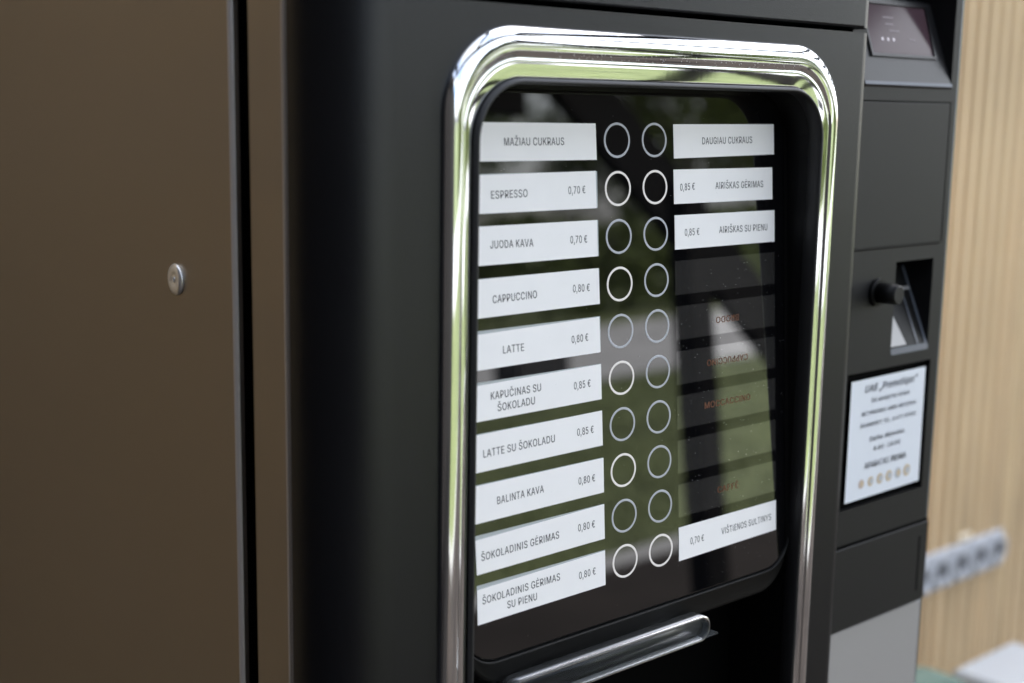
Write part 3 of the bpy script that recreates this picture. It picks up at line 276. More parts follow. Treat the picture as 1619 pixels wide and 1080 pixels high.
'o':(571,"285,-11 240,-8 198,4 161,23 128,48 100,80 77,117 60,160 50,207 47,258 50,310 60,358 77,401 100,438 128,470 161,495 198,514 240,525 285,529 331,525 373,514 411,495 444,470 472,438 494,401 511,358 521,310 524,258 521,207 511,160 494,117 472,80 444,48 411,23 373,4 331,-8 285,64 318,67 347,76 372,91 393,110 410,134 423,162 432,192 437,224 439,258 437,292 432,325 423,355 410,383 393,407 372,427 347,442 318,451 285,454 253,451 224,442 200,427 179,407 162,383 149,355 140,325 134,292 132,258 134,224 140,192 149,162 162,134 179,110 200,91 224,76 253,67","17,18,19 17,19,20 16,17,20 15,16,20 15,20,21 14,15,21 14,21,22 13,14,22 13,22,54 54,22,23 13,54,55 53,54,23 13,55,56 52,53,23 13,56,57 51,52,23 12,13,57 51,23,24 12,57,58 50,51,24 12,58,59 49,50,24 11,12,59 49,24,25 11,59,60 48,49,25 10,11,60 48,25,26 10,60,61 47,48,26 10,61,62 46,47,26 9,10,62 46,26,27 9,62,63 45,46,27 8,9,63 8,63,64 44,45,27 44,27,28 8,64,65 43,44,28 43,28,29 7,8,65 7,65,66 42,43,29 7,66,67 41,42,29 41,29,30 6,7,67 40,41,30 6,67,68 5,6,68 40,30,31 39,40,31 5,68,69 5,69,70 38,39,31 38,31,32 4,5,70 4,70,71 37,38,32 36,37,32 4,71,36 4,36,32 3,4,32 3,32,33 2,3,33 2,33,34 1,2,34 1,34,35 0,1,35"),
'q':(584,"512,-196 428,-196 428,81 421,81 414,69 405,57 395,43 382,29 366,17 347,5 325,-4 299,-9 269,-11 227,-8 188,4 153,22 122,47 96,79 75,116 60,159 50,207 47,260 50,312 60,360 75,403 97,440 123,471 154,496 189,514 227,525 269,529 300,527 326,522 348,513 367,501 382,489 395,476 406,462 415,450 422,439 430,439 430,522 512,522 281,64 311,67 338,75 362,89 382,108 399,131 412,158 421,189 427,223 429,261 427,298 422,331 412,362 399,388 383,411 362,429 339,443 312,451 281,454 250,451 223,443 199,428 179,410 162,386 149,359 140,329 134,296 132,261 134,225 140,191 149,160 162,133 179,109 200,90 224,76 251,67","29,30,31 29,31,32 28,29,32 40,41,42 40,42,0 28,32,33 27,28,33 27,33,34 27,34,35 26,27,35 26,35,36 26,36,37 25,26,61 61,26,37 61,37,38 25,61,62 60,61,38 59,60,38 25,62,63 59,38,39 58,59,39 25,63,64 24,25,64 58,39,40 58,40,57 57,40,56 56,40,55 55,40,54 54,40,0 24,64,65 24,65,66 23,24,66 23,66,67 22,23,67 22,67,68 53,54,0 22,68,69 21,22,69 52,53,0 21,69,70 21,70,71 51,52,0 20,21,71 20,71,72 50,51,0 19,20,72 19,72,73 49,50,0 19,73,74 18,19,74 48,49,2 2,49,0 18,74,75 47,48,2 17,18,75 17,75,76 46,47,2 17,76,77 45,46,3 3,46,2 45,3,4 1,2,0 16,17,77 16,77,78 44,45,4 44,4,5 16,78,43 43,44,5 16,43,5 16,5,6 15,16,6 15,6,7 15,7,8 14,15,8 14,8,9 14,9,10 13,14,10 13,10,11 12,13,11"),
'r':(357,"72,0 72,522 154,522 154,442 159,442 171,466 188,487 210,505 235,519 263,527 293,529 300,529 307,529 315,529 323,529 330,528 335,528 335,443 331,444 325,445 316,446 306,447 296,448 285,448 261,446 239,441 219,433 201,421 186,407 173,390 164,371 158,349 156,326 156,0","9,10,11 9,11,12 9,12,13 9,13,14 9,14,15 9,15,16 9,16,17 8,9,17 0,1,2 0,2,3 7,8,17 6,7,17 5,6,19 19,6,18 18,6,17 4,5,23 23,5,22 22,5,21 21,5,20 20,5,19 4,23,24 4,24,25 0,3,4 0,4,31 31,4,30 30,4,29 29,4,28 28,4,27 27,4,26 26,4,25 0,31,32 0,32,33"),
's':(502,"250,-11 216,-10 184,-4 154,5 128,17 105,33 85,52 69,75 57,101 49,130 129,147 138,120 152,99 171,83 193,72 220,65 249,62 283,65 312,73 336,86 354,102 365,121 369,141 367,159 360,174 350,187 335,198 315,207 292,213 205,234 162,247 127,265 99,286 80,312 68,342 64,377 67,406 76,432 89,456 108,477 131,495 158,510 189,520 222,527 257,529 291,527 322,522 349,513 373,500 394,485 411,467 426,446 437,424 446,399 369,381 361,401 349,418 334,434 314,447 289,455 258,458 228,455 202,448 180,436 163,420 153,402 149,381 152,363 159,348 171,335 187,324 209,314 236,307 316,288 359,275 394,257 421,236 440,210 452,181 456,147 453,117 444,90 430,65 410,43 386,24 358,9 325,-2 289,-9","43,44,45 43,45,46 42,43,46 42,46,47 41,42,47 41,47,48 40,41,48 40,48,49 39,40,49 39,49,50 38,39,50 38,50,60 60,50,51 38,60,61 59,60,51 37,38,61 37,61,62 58,59,51 37,62,63 57,58,51 57,51,52 37,63,64 56,57,52 36,37,64 56,52,53 36,64,65 55,56,53 35,36,65 35,65,66 54,55,53 35,66,67 34,35,67 34,67,68 34,68,69 33,34,69 33,69,70 33,70,71 33,71,72 32,33,72 32,72,73 32,73,74 31,32,74 31,74,75 30,31,75 30,75,76 29,30,76 29,76,77 28,29,77 27,28,77 27,77,78 26,27,78 25,26,78 24,25,78 24,78,79 23,24,79 22,23,79 9,10,11 22,79,80 21,22,80 8,9,11 20,21,80 8,11,12 20,80,81 19,20,81 7,8,12 7,12,13 19,81,82 18,19,82 7,13,14 6,7,14 17,18,82 6,14,15 16,17,82 16,82,83 6,15,16 6,16,83 5,6,83 5,83,84 4,5,84 4,84,85 3,4,85 3,85,86 2,3,86 2,86,87 1,2,87 1,87,0"),
't':(313,"280,522 280,450 9,450 9,522 89,648 173,648 173,134 175,114 180,97 187,84 199,76 214,70 234,69 240,69 247,69 255,70 263,71 271,73 278,74 293,2 284,0 275,-2 264,-4 253,-5 242,-5 232,-6 190,-2 155,10 127,29 106,56 93,89 89,128","2,3,0 2,0,1 31,4,5 31,5,6 31,6,7 30,31,7 30,7,8 30,8,9 29,30,9 29,9,10 29,10,11 17,18,19 16,17,19 15,16,19 29,11,12 14,15,19 13,14,19 12,13,19 29,12,19 28,29,19 27,28,19 26,27,19 26,19,20 26,20,21 25,26,21 25,21,22 25,22,23 25,23,24"),
'È':(576,"83,0 83,700 513,700 513,622 171,622 171,393 489,393 489,315 171,315 171,78 516,78 516,0 267,768 176,906 270,906 336,768","0,1,4 4,1,2 4,2,3 0,4,5 0,5,8 8,5,6 8,6,7 0,8,9 0,9,10 0,10,11 12,13,14 12,14,15"),
'Č':(702,"368,-9 310,-5 256,10 207,34 163,68 126,109 96,159 73,216 60,279 55,350 60,420 73,484 96,541 126,591 163,632 207,665 256,690 310,705 368,709 403,708 436,703 468,694 499,682 527,667 553,648 577,627 598,603 616,576 631,546 643,514 651,479 562,479 555,502 547,524 536,543 523,560 508,576 492,589 474,601 454,610 434,618 412,623 390,626 368,627 326,624 288,613 253,595 221,570 194,538 172,501 156,456 146,406 142,350 146,293 156,243 172,199 194,161 221,130 253,105 288,87 327,76 368,73 390,74 412,77 434,82 454,90 474,99 492,111 508,124 523,140 536,157 547,177 555,198 562,221 651,221 643,186 632,154 617,125 598,98 577,74 554,52 527,34 499,18 469,6 436,-2 403,-8 299,906 366,824 433,906 517,906 517,902 406,777 327,777 216,902 216,906","17,18,19 17,19,20 16,17,20 16,20,21 16,21,22 15,16,22 15,22,23 15,23,24 14,15,24 14,24,25 13,14,44 44,14,43 43,14,25 42,43,25 42,25,26 41,42,26 13,44,45 40,41,26 39,40,26 13,45,46 38,39,26 38,26,27 37,38,27 13,46,47 12,13,47 36,37,27 35,36,27 35,27,28 12,47,48 34,35,28 34,28,29 33,34,29 11,12,48 11,48,49 32,33,29 32,29,30 31,32,30 11,49,50 10,11,50 10,50,51 9,10,51 9,51,52 8,9,52 8,52,53 8,53,54 7,8,54 7,54,55 72,73,74 72,74,75 6,7,55 6,55,56 71,72,75 71,75,76 70,71,76 6,56,57 5,6,57 69,70,76 69,76,77 68,69,77 5,57,58 68,77,78 67,68,78 66,67,78 4,5,58 4,58,59 65,66,78 65,78,79 64,65,79 4,59,60 63,64,79 62,63,79 4,60,61 61,62,79 61,79,80 4,61,80 3,4,80 3,80,81 2,3,81 2,81,82 2,82,83 1,2,83 1,83,84 1,84,85 0,1,85 93,94,86 93,86,87 87,88,89 87,89,90 92,93,87 87,90,91 92,87,91"),
'Ė':(576,"83,0 83,700 513,700 513,622 171,622 171,393 489,393 489,315 171,315 171,78 516,78 516,0 300,787 285,789 271,795 259,804 249,815 243,828 241,843 243,858 249,871 259,883 271,892 285,897 300,899 315,897 329,892 341,883 351,871 357,858 358,843 357,828 351,815 341,804 329,795 315,789","0,1,4 4,1,2 4,2,3 0,4,5 0,5,8 8,5,6 8,6,7 0,8,9 0,9,10 0,10,11 23,24,25 22,23,25 22,25,26 21,22,26 21,26,27 20,21,27 20,27,28 19,20,28 19,28,29 18,19,29 18,29,30 17,18,30 17,30,31 16,17,31 16,31,32 15,16,32 15,32,33 14,15,33 14,33,34 13,14,34 13,34,35 12,13,35"),
'Š':(614,"308,-12 259,-9 215,-1 175,13 141,32 112,55 88,83 70,114 58,150 53,188 144,188 148,162 157,140 170,121 187,104 206,91 229,81 254,73 280,69 308,68 339,69 367,74 393,83 417,95 437,109 453,126 466,146 473,168 475,192 473,213 467,231 457,246 443,259 426,271 407,281 385,290 362,299 337,306 253,329 199,348 155,370 119,398 92,430 77,469 71,513 75,550 86,585 103,616 127,644 156,666 189,685 227,699 268,707 312,709 357,707 398,698 435,685 468,666 496,644 519,617 536,588 547,555 552,520 464,520 456,553 440,580 416,602 385,618 350,628 310,631 281,629 254,624 230,616 209,605 191,592 177,576 167,557 160,538 158,517 161,494 168,475 180,459 196,445 213,434 233,424 253,416 273,409 292,404 364,384 384,378 406,371 429,363 451,353 473,341 494,327 512,311 529,293 543,272 553,248 560,221 562,191 559,154 549,119 532,87 509,59 480,35 445,15 404,0 359,-9 239,906 306,824 373,906 457,906 457,902 346,777 266,777 156,902 156,906","52,53,54 51,52,54 51,54,55 50,51,55 50,55,56 49,50,56 49,56,57 48,49,57 48,57,58 48,58,59 47,48,70 70,48,69 69,48,59 68,69,59 47,70,71 67,68,59 47,71,72 66,67,59 66,59,60 46,47,72 46,72,73 46,73,74 65,66,60 46,74,75 65,60,61 45,46,75 64,65,61 45,75,76 45,76,77 64,61,62 63,64,62 44,45,77 44,77,78 44,78,79 43,44,79 43,79,80 43,80,81 42,43,81 42,81,82 42,82,83 42,83,84 41,42,84 41,84,85 41,85,86 41,86,87 41,87,88 40,41,88 40,88,89 40,89,90 40,90,91 39,40,91 39,91,92 39,92,93 38,39,93 38,93,94 37,38,94 37,94,95 37,95,96 36,37,96 35,36,96 35,96,97 34,35,97 33,34,97 33,97,98 32,33,98 31,32,98 31,98,99 30,31,99 29,30,99 29,99,100 28,29,100 27,28,100 27,100,101 8,9,10 8,10,11 26,27,101 8,11,12 26,101,102 7,8,12 25,26,102 7,12,13 24,25,102 7,13,14 24,102,103 6,7,14 23,24,103 6,14,15 22,23,103 6,15,16 22,103,104 21,22,104 5,6,16 5,16,17 20,21,104 5,17,18 19,20,104 5,18,19 5,19,104 5,104,105 4,5,105 4,105,106 3,4,106 3,106,107 2,3,107 2,107,108 1,2,108 1,108,0 116,117,109 116,109,110 110,111,112 110,112,113 115,116,110 110,113,114 115,110,114"),
'Ž':(603,"57,0 57,64 376,530 391,551 406,571 421,592 437,613 453,634 469,654 479,625 450,624 422,623 393,622 364,622 335,622 307,622 55,622 55,700 546,700 546,635 232,177 217,155 201,133 184,111 168,89 151,67 134,46 124,75 153,76 181,77 209,78 238,78 266,78 295,78 550,78 550,0 234,906 302,824 368,906 452,906 452,902 342,777 262,777 151,902 151,906","16,17,18 16,18,8 8,18,19 16,8,7 9,8,19 9,19,20 16,7,11 11,7,6 10,9,20 11,10,6 6,10,20 16,11,12 16,12,13 16,13,14 16,14,15 5,6,20 4,5,20 3,4,20 2,3,20 1,2,20 1,20,21 1,21,22 1,22,23 1,23,24 1,24,27 27,24,28 28,24,25 32,33,34 32,34,35 31,32,35 30,31,35 29,30,35 28,29,35 25,28,35 1,27,26 26,25,35 0,1,26 0,26,35 43,44,36 43,36,37 37,38,39 37,39,40 42,43,37 37,40,41 42,37,41"),
'“':(413,"71,438 144,700 208,700 166,438 241,438 313,700 377,700 336,438","0,1,2 0,2,3 4,5,6 4,6,7"),
'„':(395,"53,-164 94,98 189,98 117,-164 222,-164 264,98 359,98 287,-164","0,1,2 0,2,3 4,5,6 4,6,7"),
'€':(638,"501,452 469,384 23,384 47,452 441,316 410,247 23,247 47,316 582,638 548,563 534,575 519,586 503,596 487,605 470,613 453,619 435,624 416,626 396,627 359,624 325,613 293,595 265,571 241,540 221,502 206,458 197,407 194,350 197,293 206,242 221,198 241,160 265,129 293,104 325,87 359,76 396,73 416,74 435,76 453,81 470,87 487,94 503,102 518,112 532,122 545,132 580,59 555,38 527,21 497,8 464,-2 431,-7 396,-9 342,-5 292,10 247,34 206,67 172,108 144,158 124,215 112,279 108,350 112,420 124,484 144,541 172,591 206,632 247,666 292,690 342,705 396,709 431,707 464,701 497,691 527,677 556,659","2,3,0 2,0,1 6,7,4 6,4,5 69,70,71 69,71,72 68,69,72 68,72,73 68,73,74 67,68,74 67,74,75 66,67,75 66,75,8 66,8,18 18,8,17 17,8,16 16,8,15 15,8,14 14,8,13 13,8,12 12,8,11 11,8,10 10,8,9 65,66,19 19,66,18 65,19,20 65,20,21 65,21,22 64,65,22 64,22,23 63,64,23 63,23,24 63,24,25 62,63,25 62,25,26 61,62,26 61,26,27 60,61,27 60,27,28 60,28,29 59,60,29 59,29,30 58,59,30 58,30,31 58,31,32 57,58,32 44,45,46 57,32,33 43,44,46 42,43,46 56,57,33 56,33,34 41,42,46 40,41,46 56,34,35 39,40,46 38,39,46 37,38,46 56,35,36 36,37,46 56,36,46 55,56,46 55,46,47 55,47,48 54,55,48 54,48,49 53,54,49 53,49,50 53,50,51 52,53,51"),
}
_tc = {}
def text_mesh(t, bold=0):
    if (t, bold) in _tc: return _tc[(t, bold)]
    v = []; f = []; px = 0
    for ch in t:
        adv, pv, pf = GLYPHS[ch]
        for dx, dy in ((-22, 0), (0, 0), (22, 0)) if bold else ((-9, 0), (9, 0)):
            k = len(v)
            if pv:
                for q in pv.split(' '):
                    a, b_ = q.split(','); v.append((px + int(a) + dx, (int(b_) + dy) / 1000))
                for q in pf.split(' '):
                    f.append(tuple(int(n) + k for n in q.split(',')))
        px += adv + 50
    x0 = min(p[0] for p in v); x1 = max(p[0] for p in v)
    v = [((x - x0) / (x1 - x0), y) for x, y in v]
    _tc[(t, bold)] = (v, f); return v, f
def put_text(bd, s, xa, za, xb, zb, cap, place, mi=1, bold=0, flip=False, slant=0):
    v, f = text_mesh(s, bold); k = cap / .70
    vv = []
    for x, y in v:
        if flip: x = 1 - x; yy = cap - y * k
        else: yy = y * k
        vv.append(place(xa + (xb - xa) * x + slant * yy, za + (zb - za) * x + yy))
    bd.add(vv, f, mi)

# ================================================================== THE COFFEE MACHINE
YD = -.024                    # front plane of the door
machine = thing('coffee_machine', 'black drinks vending machine with chrome framed selection panel and brown metal side', 'vending machine', .06, .35, -H)
def part(name, bd, mats, smooth=False, label=None, parent=machine): return bd.out(name, mats, parent, smooth=smooth, label=label)
TILT = 0.0688638; ST, CT = math.sin(TILT), math.cos(TILT)
def G(x, s, o=0): return (x, s * ST - o * CT, s * CT + o * ST)     # on the tilted selection glass
OX, OT, OB, OR = .154, .0330, -.66, .033                            # door opening
oloop = lambda d: rrect(-OX, OX, OB, OT, OR, d, 14)
def frame_loop(d, n=40):      # the frame is broader along the top than down the sides
    t = d / .0214
    return rrect(-OX - d, OX + d, OB - d, OT + t * .0310, OR + t * .0170, 0, n)
# door: flat front, rounded left edge, rounded right edge
b = B()
holed(b, [(-.205, -1.28), (.205, -1.28), (.205, .0752), (-.205, .0752)], [frame_loop(.010, 14)], lambda x, z: (x, YD, z))
def edge_strip(b, z0, z1, yd=YD, dz=0):
    prof = [(-.205 - .041 * math.sin(t), yd + .041 - .041 * math.cos(t)) for t in [math.radians(90 * i / 20) for i in range(20, -1, -1)]]
    prof2 = [(.205 + .012 * math.sin(t), yd + .012 - .012 * math.cos(t)) for t in [math.radians(90 * i / 8) for i in range(9)]] + [(.217, .02)]
    for pr in (prof, prof2):
        v = []; f = []
        for x, y in pr: v += [(x, y, z0), (x, y, z1)]
        for i in range(len(pr) - 1): f.append((2 * i, 2 * i + 2, 2 * i + 3, 2 * i + 1))
        b.add(v, f)
edge_strip(b, -1.28, .0752)
b.add([(-.205, YD, .0752), (.205, YD, .0752), (.217, .01, .0752), (-.246, .017, .0752)], [(0, 1, 2, 3)])
door = part('door', b, M['plastic'], smooth=False)
for p in door.data.polygons:
    if len(p.vertices) == 4: p.use_smooth = True
# upper panel above the seam
b = B(); z0, z1 = .0785, .36
b.add([(-.205, YD, z0 + .0015), (.205, YD, z0 + .0015), (.205, YD, z1), (-.205, YD, z1)], [(0, 1, 2, 3)])
b.add([(-.205, YD + .0015, z0), (.205, YD + .0015, z0), (.205, YD, z0 + .0015), (-.205, YD, z0 + .0015)], [(0, 1, 2, 3)])
b.add([(-.205, YD + .0015, z0), (.205, YD + .0015, z0), (.217, .01, z0), (-.246, .017, z0)], [(3, 2, 1, 0)])
edge_strip(b, z0, z1)
up = part('upper_panel', b, M['plastic'])
for p in up.data.polygons: p.use_smooth = len(p.vertices) == 4 and abs(p.normal.z) < .1
# cup and display recess
b = B()
sweep(b, oloop, [(.0, .0), (-.0005, .012), (-.0005, .20)], lambda x, z, h: (x, YD + h, z), close='last')
part('recess', b, M['cavity'], smooth=False)
for p in b and machine.children[-1].data.polygons: p.use_smooth = len(p.vertices) == 4
b = B(); sweep(b, oloop, [(.0025, -.004), (.0012, -.0065), (.000, -.0066), (-.0008, -.005), (-.0008, .004), (.0004, .006)], lambda x, z, h: (x, YD + h, z))
part('rubber_seal', b, M['rubber'], smooth=True)
# chrome frame: two rounded lips with a crease between
prof = [(.0010, -.0020), (.0010, .0016), (.0017, .0028), (.0036, .0034), (.0066, .0040), (.0084, .0042), (.0093, .0040), (.0100, .0045), (.0110, .0056), (.0128, .0063), (.0148, .0064), (.0168, .0060), (.0186, .0051), (.0201, .0039), (.0210, .0026), (.0214, .0010), (.0214, -.0005)]
pr2 = []
for i in range(len(prof) - 1):
    p0, p1, p2, p3 = prof[max(i - 1, 0)], prof[i], prof[i + 1], prof[min(i + 2, len(prof) - 1)]
    for t in (0, .25, .5, .75):
        pr2.append(tuple(.5 * (2 * p1[k] + (p2[k] - p0[k]) * t + (2 * p0[k] - 5 * p1[k] + 4 * p2[k] - p3[k]) * t * t + (3 * p1[k] - p0[k] - 3 * p2[k] + p3[k]) * t ** 3) for k in (0, 1)))
pr2.append(prof[-1])
b = B(); sweep(b, frame_loop, pr2, lambda x, z, h: (x, YD - h, z))
part('chrome_frame', b, M['chrome'], smooth=True)
b = B(); rnd = random.Random(21)          # water spots on the top of the chrome
for i in range(260):
    d = rnd.uniform(.0095, .0195); x = rnd.uniform(-.10, .125); t = d / .0214; z = OT + t * .0310
    j = max(q for q in range(len(prof)) if prof[q][0] <= d); q0, q1 = prof[j], prof[min(j + 1, len(prof) - 1)]
    h = q0[1] + (q1[1] - q0[1]) * (d - q0[0]) / max(1e-6, q1[0] - q0[0]) + .00025
    r = rnd.choice((.00012, .00018, .00025, .00035))
    b.add([(x + r, YD - h, z), (x, YD - h, z + r), (x - r, YD - h, z), (x, YD - h, z - r)], [(0, 1, 2, 3)])
wsp = part('water_spots', b, M['dust']); wsp['kind'] = 'stuff'
# bezel and selection glass
gl = lambda d: rrect(-.1534, .1534, -.3075, .0385, .004, d, 12, .026)
b = B(); bl = lambda d: rrect(-.1532, .1532, -.324, .040, .004, d, 12, .034)
b = B()
# ring between glass outline and bezel outline (same point count)
a_ = gl(.0003); c_ = bl(-.0022)
v = [G(x, s, -.002) for x, s in a_] + [G(x, s, .0004) for x, s in gl(.0006)] + [G(x, s, .0011) for x, s in gl(.0012)] + [G(x, s, .0004) for x, s in gl(.0020)] + [G(x, s, .0003) for x, s in bl(-.0030)] + [G(x, s, -.0003) for x, s in bl(-.0012)] + [G(x, s, -.0025) for x, s in bl(-.0002)] + [G(x, s, -.006) for x, s in bl(0)] + [G(x, s, -.045) for x, s in bl(0)]
k = len(a_); f = []
for j in range(8):
    for i in range(k):
        a = j * k + i; c = j * k + (i + 1) % k; f.append((a, c, c + k, a + k))
f.append(tuple(range(8 * k, 9 * k)))
b.add(v, f)
part('bezel', b, M['plastic2'], smooth=True)
b = B(); sweep(b, gl, [(-.0003, -.004), (-.0003, -.0006), (-.0008, -.0002), (-.0014, 0)], lambda x, s, h: G(x, s, h), close='last')
glass = part('selection_glass', b, M['glass'])
for p in glass.data.polygons: p.use_smooth = False
# label slots under the glass face
ROW = .030
def quad(b, pts, o, mi=0): b.add([G(x, s, o) for x, s in pts], [(0, 1, 2, 3)], mi)
for i in range(10):
    zc = -ROW * i
    b = B(); quad(b, [(-.1418, zc - .0112), (-.0352, zc - .0112), (-.0352, zc + .0112), (-.1418, zc + .0112)], .00005)
    if i > 0: part('label_slot', b, M['film'], parent=glass)
slot_print = {4: ('BRODO', .0756, -.1236, .0995, True), 5: ('CAPPUCCINO', .0659, -.1520, .1089, True), 6: ('MOCCACCINO', .0628, -.1808, .1113, False), 8: ('CAFFÈ', .0752, -.2415, .0977, False)}
for i in range(3, 9):
    zc = -ROW * i
    b = B(); quad(b, [(.0350, zc - .0112), (.1395, zc - .0112), (.1395, zc + .0112), (.0350, zc + .0112)], .00005)
    if i in slot_print:
        s, xa, z, xb, fl = slot_print[i]
        put_text(b, s, xa, z, xb, z, .0043, lambda x, s_: G(x, s_, .00012), bold=.012, flip=fl)
    part('label_slot', b, [M['slot'], M['slotink']], parent=glass, label=('dark unused strip with worn brown print ' + slot_print[i][0]) if i in slot_print else 'dark unused strip without print')
# paper labels (mm): corners TL TR BR BL, then texts
LB = [
 ([(-142, 10.7), (-35.7, 10.3), (-35.3, -11.9), (-142, -11.6)], [('MAŽIAU CUKRAUS', -110.6, -2.7, -62.9, -2.7)]),
 ([(-142, -19.3), (-36.6, -18.6), (-36.2, -41.5), (-142, -41.4)], [('ESPRESSO', -121.8, -33.1, -93.5, -32.8), ('0,70 €', -60.1, -32.2, -45.8, -32)]),
 ([(-142, -48.6), (-36.1, -48.8), (-36.1, -71.3), (-142, -71.2)], [('JUODA KAVA', -123.6, -61.6, -90.1, -62.2), ('0,70 €', -59.5, -62.1, -45.2, -62.3)]),
 ([(-142, -78.9), (-35.9, -78.7), (-35.4, -101.0), (-142, -101.5)], [('CAPPUCCINO', -123, -93.5, -88.1, -93.1), ('0,80 €', -58.2, -92.1, -44, -92.3)]),
 ([(-142, -110.9), (-36.1, -109.2), (-35.7, -131.5), (-142, -131.6)], [('LATTE', -116.2, -123.7, -99.6, -123.8), ('0,80 €', -60.3, -123.3, -46.2, -123.1)]),
 ([(-142, -140.6), (-35.7, -139.0), (-35.6, -161.3), (-142, -161.7)], [('KAPUČINAS SU', -126.5, -149.9, -86.9, -149.5), ('ŠOKOLADU', -121.5, -157.4, -92.1, -156.9), ('0,85 €', -59.5, -152.2, -45.2, -152.1)]),
 ([(-141.6, -169.4), (-35.4, -168.6), (-35.3, -190.8), (-141.6, -191.6)], [('LATTE SU ŠOKOLADU', -133.7, -183.3, -76.7, -182.4), ('0,85 €', -57.7, -181.6, -43.3, -181.6)]),
 ([(-141.7, -199.3), (-35.1, -199.1), (-35.3, -221.3), (-141.5, -221.7)], [('BALINTA KAVA', -124.3, -212.8, -86.7, -212.1), ('0,80 €', -57.3, -212.6, -43, -212.7)]),
 ([(-141.9, -231.4), (-35.3, -229.0), (-35.3, -251.5), (-141.6, -252.3)], [('ŠOKOLADINIS GĖRIMAS', -137.9, -244.5, -75, -243.2), ('0,80 €', -58.6, -242.3, -44, -242.3)]),
 ([(-141.8, -261.4), (-35.5, -259.3), (-35.7, -281.8), (-142.1, -282.6)], [('ŠOKOLADINIS GĖRIMAS', -138, -270.8, -75.2, -269.8), ('SU PIENU', -118.7, -277.8, -94.7, -277.9), ('0,80 €', -58.9, -272.9, -44.4, -272.8)]),
 ([(35.0, 10.1), (139.0, 10.5), (139.1, -10.4), (35.3, -12.0)], [('DAUGIAU CUKRAUS', 63.4, -3, 115.1, -2.4)]),
 ([(34.6, -19.1), (137.0, -19.4), (137.1, -41.6), (34.7, -41.5)], [('0,85 €', 40.8, -33, 55.2, -32.6), ('AIRIŠKAS GĖRIMAS', 76.3, -32.8, 126.8, -32.9)]),
 ([(35.0, -48.8), (139.3, -49.3), (139.1, -71.4), (35.0, -71.3)], [('0,85 €', 44.8, -62.7, 59.3, -62.7), ('AIRIŠKAS SU PIENU', 79.7, -62.6, 131.1, -63)]),
 ([(34.7, -258.1), (139.3, -258.0), (139.1, -279.9), (34.4, -281.2)], [('VIŠTIENOS SULTINYS', 78.7, -271.5, 133.5, -271.4), ('0,70 €', 46.1, -271.8, 60, -272.1)]),
]
for q, (cs, tx) in enumerate(LB):
    b = B(); n = 16; rnd = random.Random(q)
    ph = rnd.random() * 6
    def oo(u, w_): return .00025 + .00012 * math.sin(u * 5 + ph) + (.0002 * max(0, w_ - .8) if q in (3, 8, 9) else 0)
    TL, TR, BR, BL = [Vector(c) / 1000 for c in cs]
    v = []
    for i in range(n + 1):
        u = i / n
        for w_ in (0, .5, 1):
            p = BL.lerp(BR, u).lerp(TL.lerp(TR, u), w_); v.append(G(p.x, p.y, oo(u, w_)))
    f = [(3 * i + j, 3 * i + 3 + j, 3 * i + 4 + j, 3 * i + 1 + j) for i in range(n) for j in (0, 1)]
    b.add(v, f)
    # paper thickness
    rim = [3 * i for i in range(n + 1)] + [3 * n + 1, 3 * n + 2] + [3 * i + 2 for i in range(n - 1, -1, -1)] + [1]
    rv = [v[i] for i in rim]; lo = []
    for p in rv: lo.append((p[0], p[1] + .00022 * CT, p[2] - .00022 * ST))
    kk = len(rv); b.add(rv + lo, [(i, (i + 1) % kk, kk + (i + 1) % kk, kk + i) for i in range(kk)])
    for s, xa, za, xb, zb in tx:
        x0 = BL.x; wd = BR.x - BL.x
        put_text(b, s, xa / 1000, za / 1000, xb / 1000, zb / 1000, .0045, lambda x, z: G(x, z, oo((x - x0) / wd, .5) + .00006), bold=0)
    part('paper_label', b, [M['paper'], M['ink']], parent=glass, label='white paper label reading ' + ' '.join(t[0] for t in tx))
# printed rings
lit = {(0, 1), (1, 1), (0, 3), (0, 5), (0, 7), (0, 9), (1, 9)}
for c in (0, 1):
    for i in range(10):
        b = B(); cx = -.01703 if c == 0 else .01703; k = 64; v = []
        on = (c, i) in lit
        wr = .0015
        for rr, o in ((0, .00002), (-wr, .00006), (-wr + .0002, .00012), (-.0002, .00012)):
            v += [G(cx + (.01165 + rr) * math.cos(2 * PI * j / k), -ROW * i + (.01100 + rr) * math.sin(2 * PI * j / k), o) for j in range(k)]
        f = [(a * k + j, a * k + (j + 1) % k, d * k + (j + 1) % k, d * k + j) for a, d in ((0, 3), (3, 2), (2, 1)) for j in range(k)]
        b.add(v, f)
        part('button_ring', b, M['ringlit'] if on else M['ring'], parent=glass, label='lit warm white ring of a drink button' if on else None)
# dust on the glass: tiny specks, far too many to count
b = B(); rnd = random.Random(3)
for i in range(420):
    x = rnd.uniform(-.15, .15); s = rnd.uniform(-.30, .035); r = rnd.choice([.00008, .0001, .00012, .00016, .0002])
    if rnd.random() < .45: x = .09 + rnd.gauss(0, .03); s = rnd.uniform(-.3, -.08)
    if abs(x) > .151: continue
    b.add([G(x + r, s, .00045), G(x, s + r * 1.4, .00045), G(x - r, s, .00045), G(x, s - r, .00045)], [(0, 1, 2, 3)])
ds = part('dust', b, M['dust'], parent=glass); ds['kind'] = 'stuff'

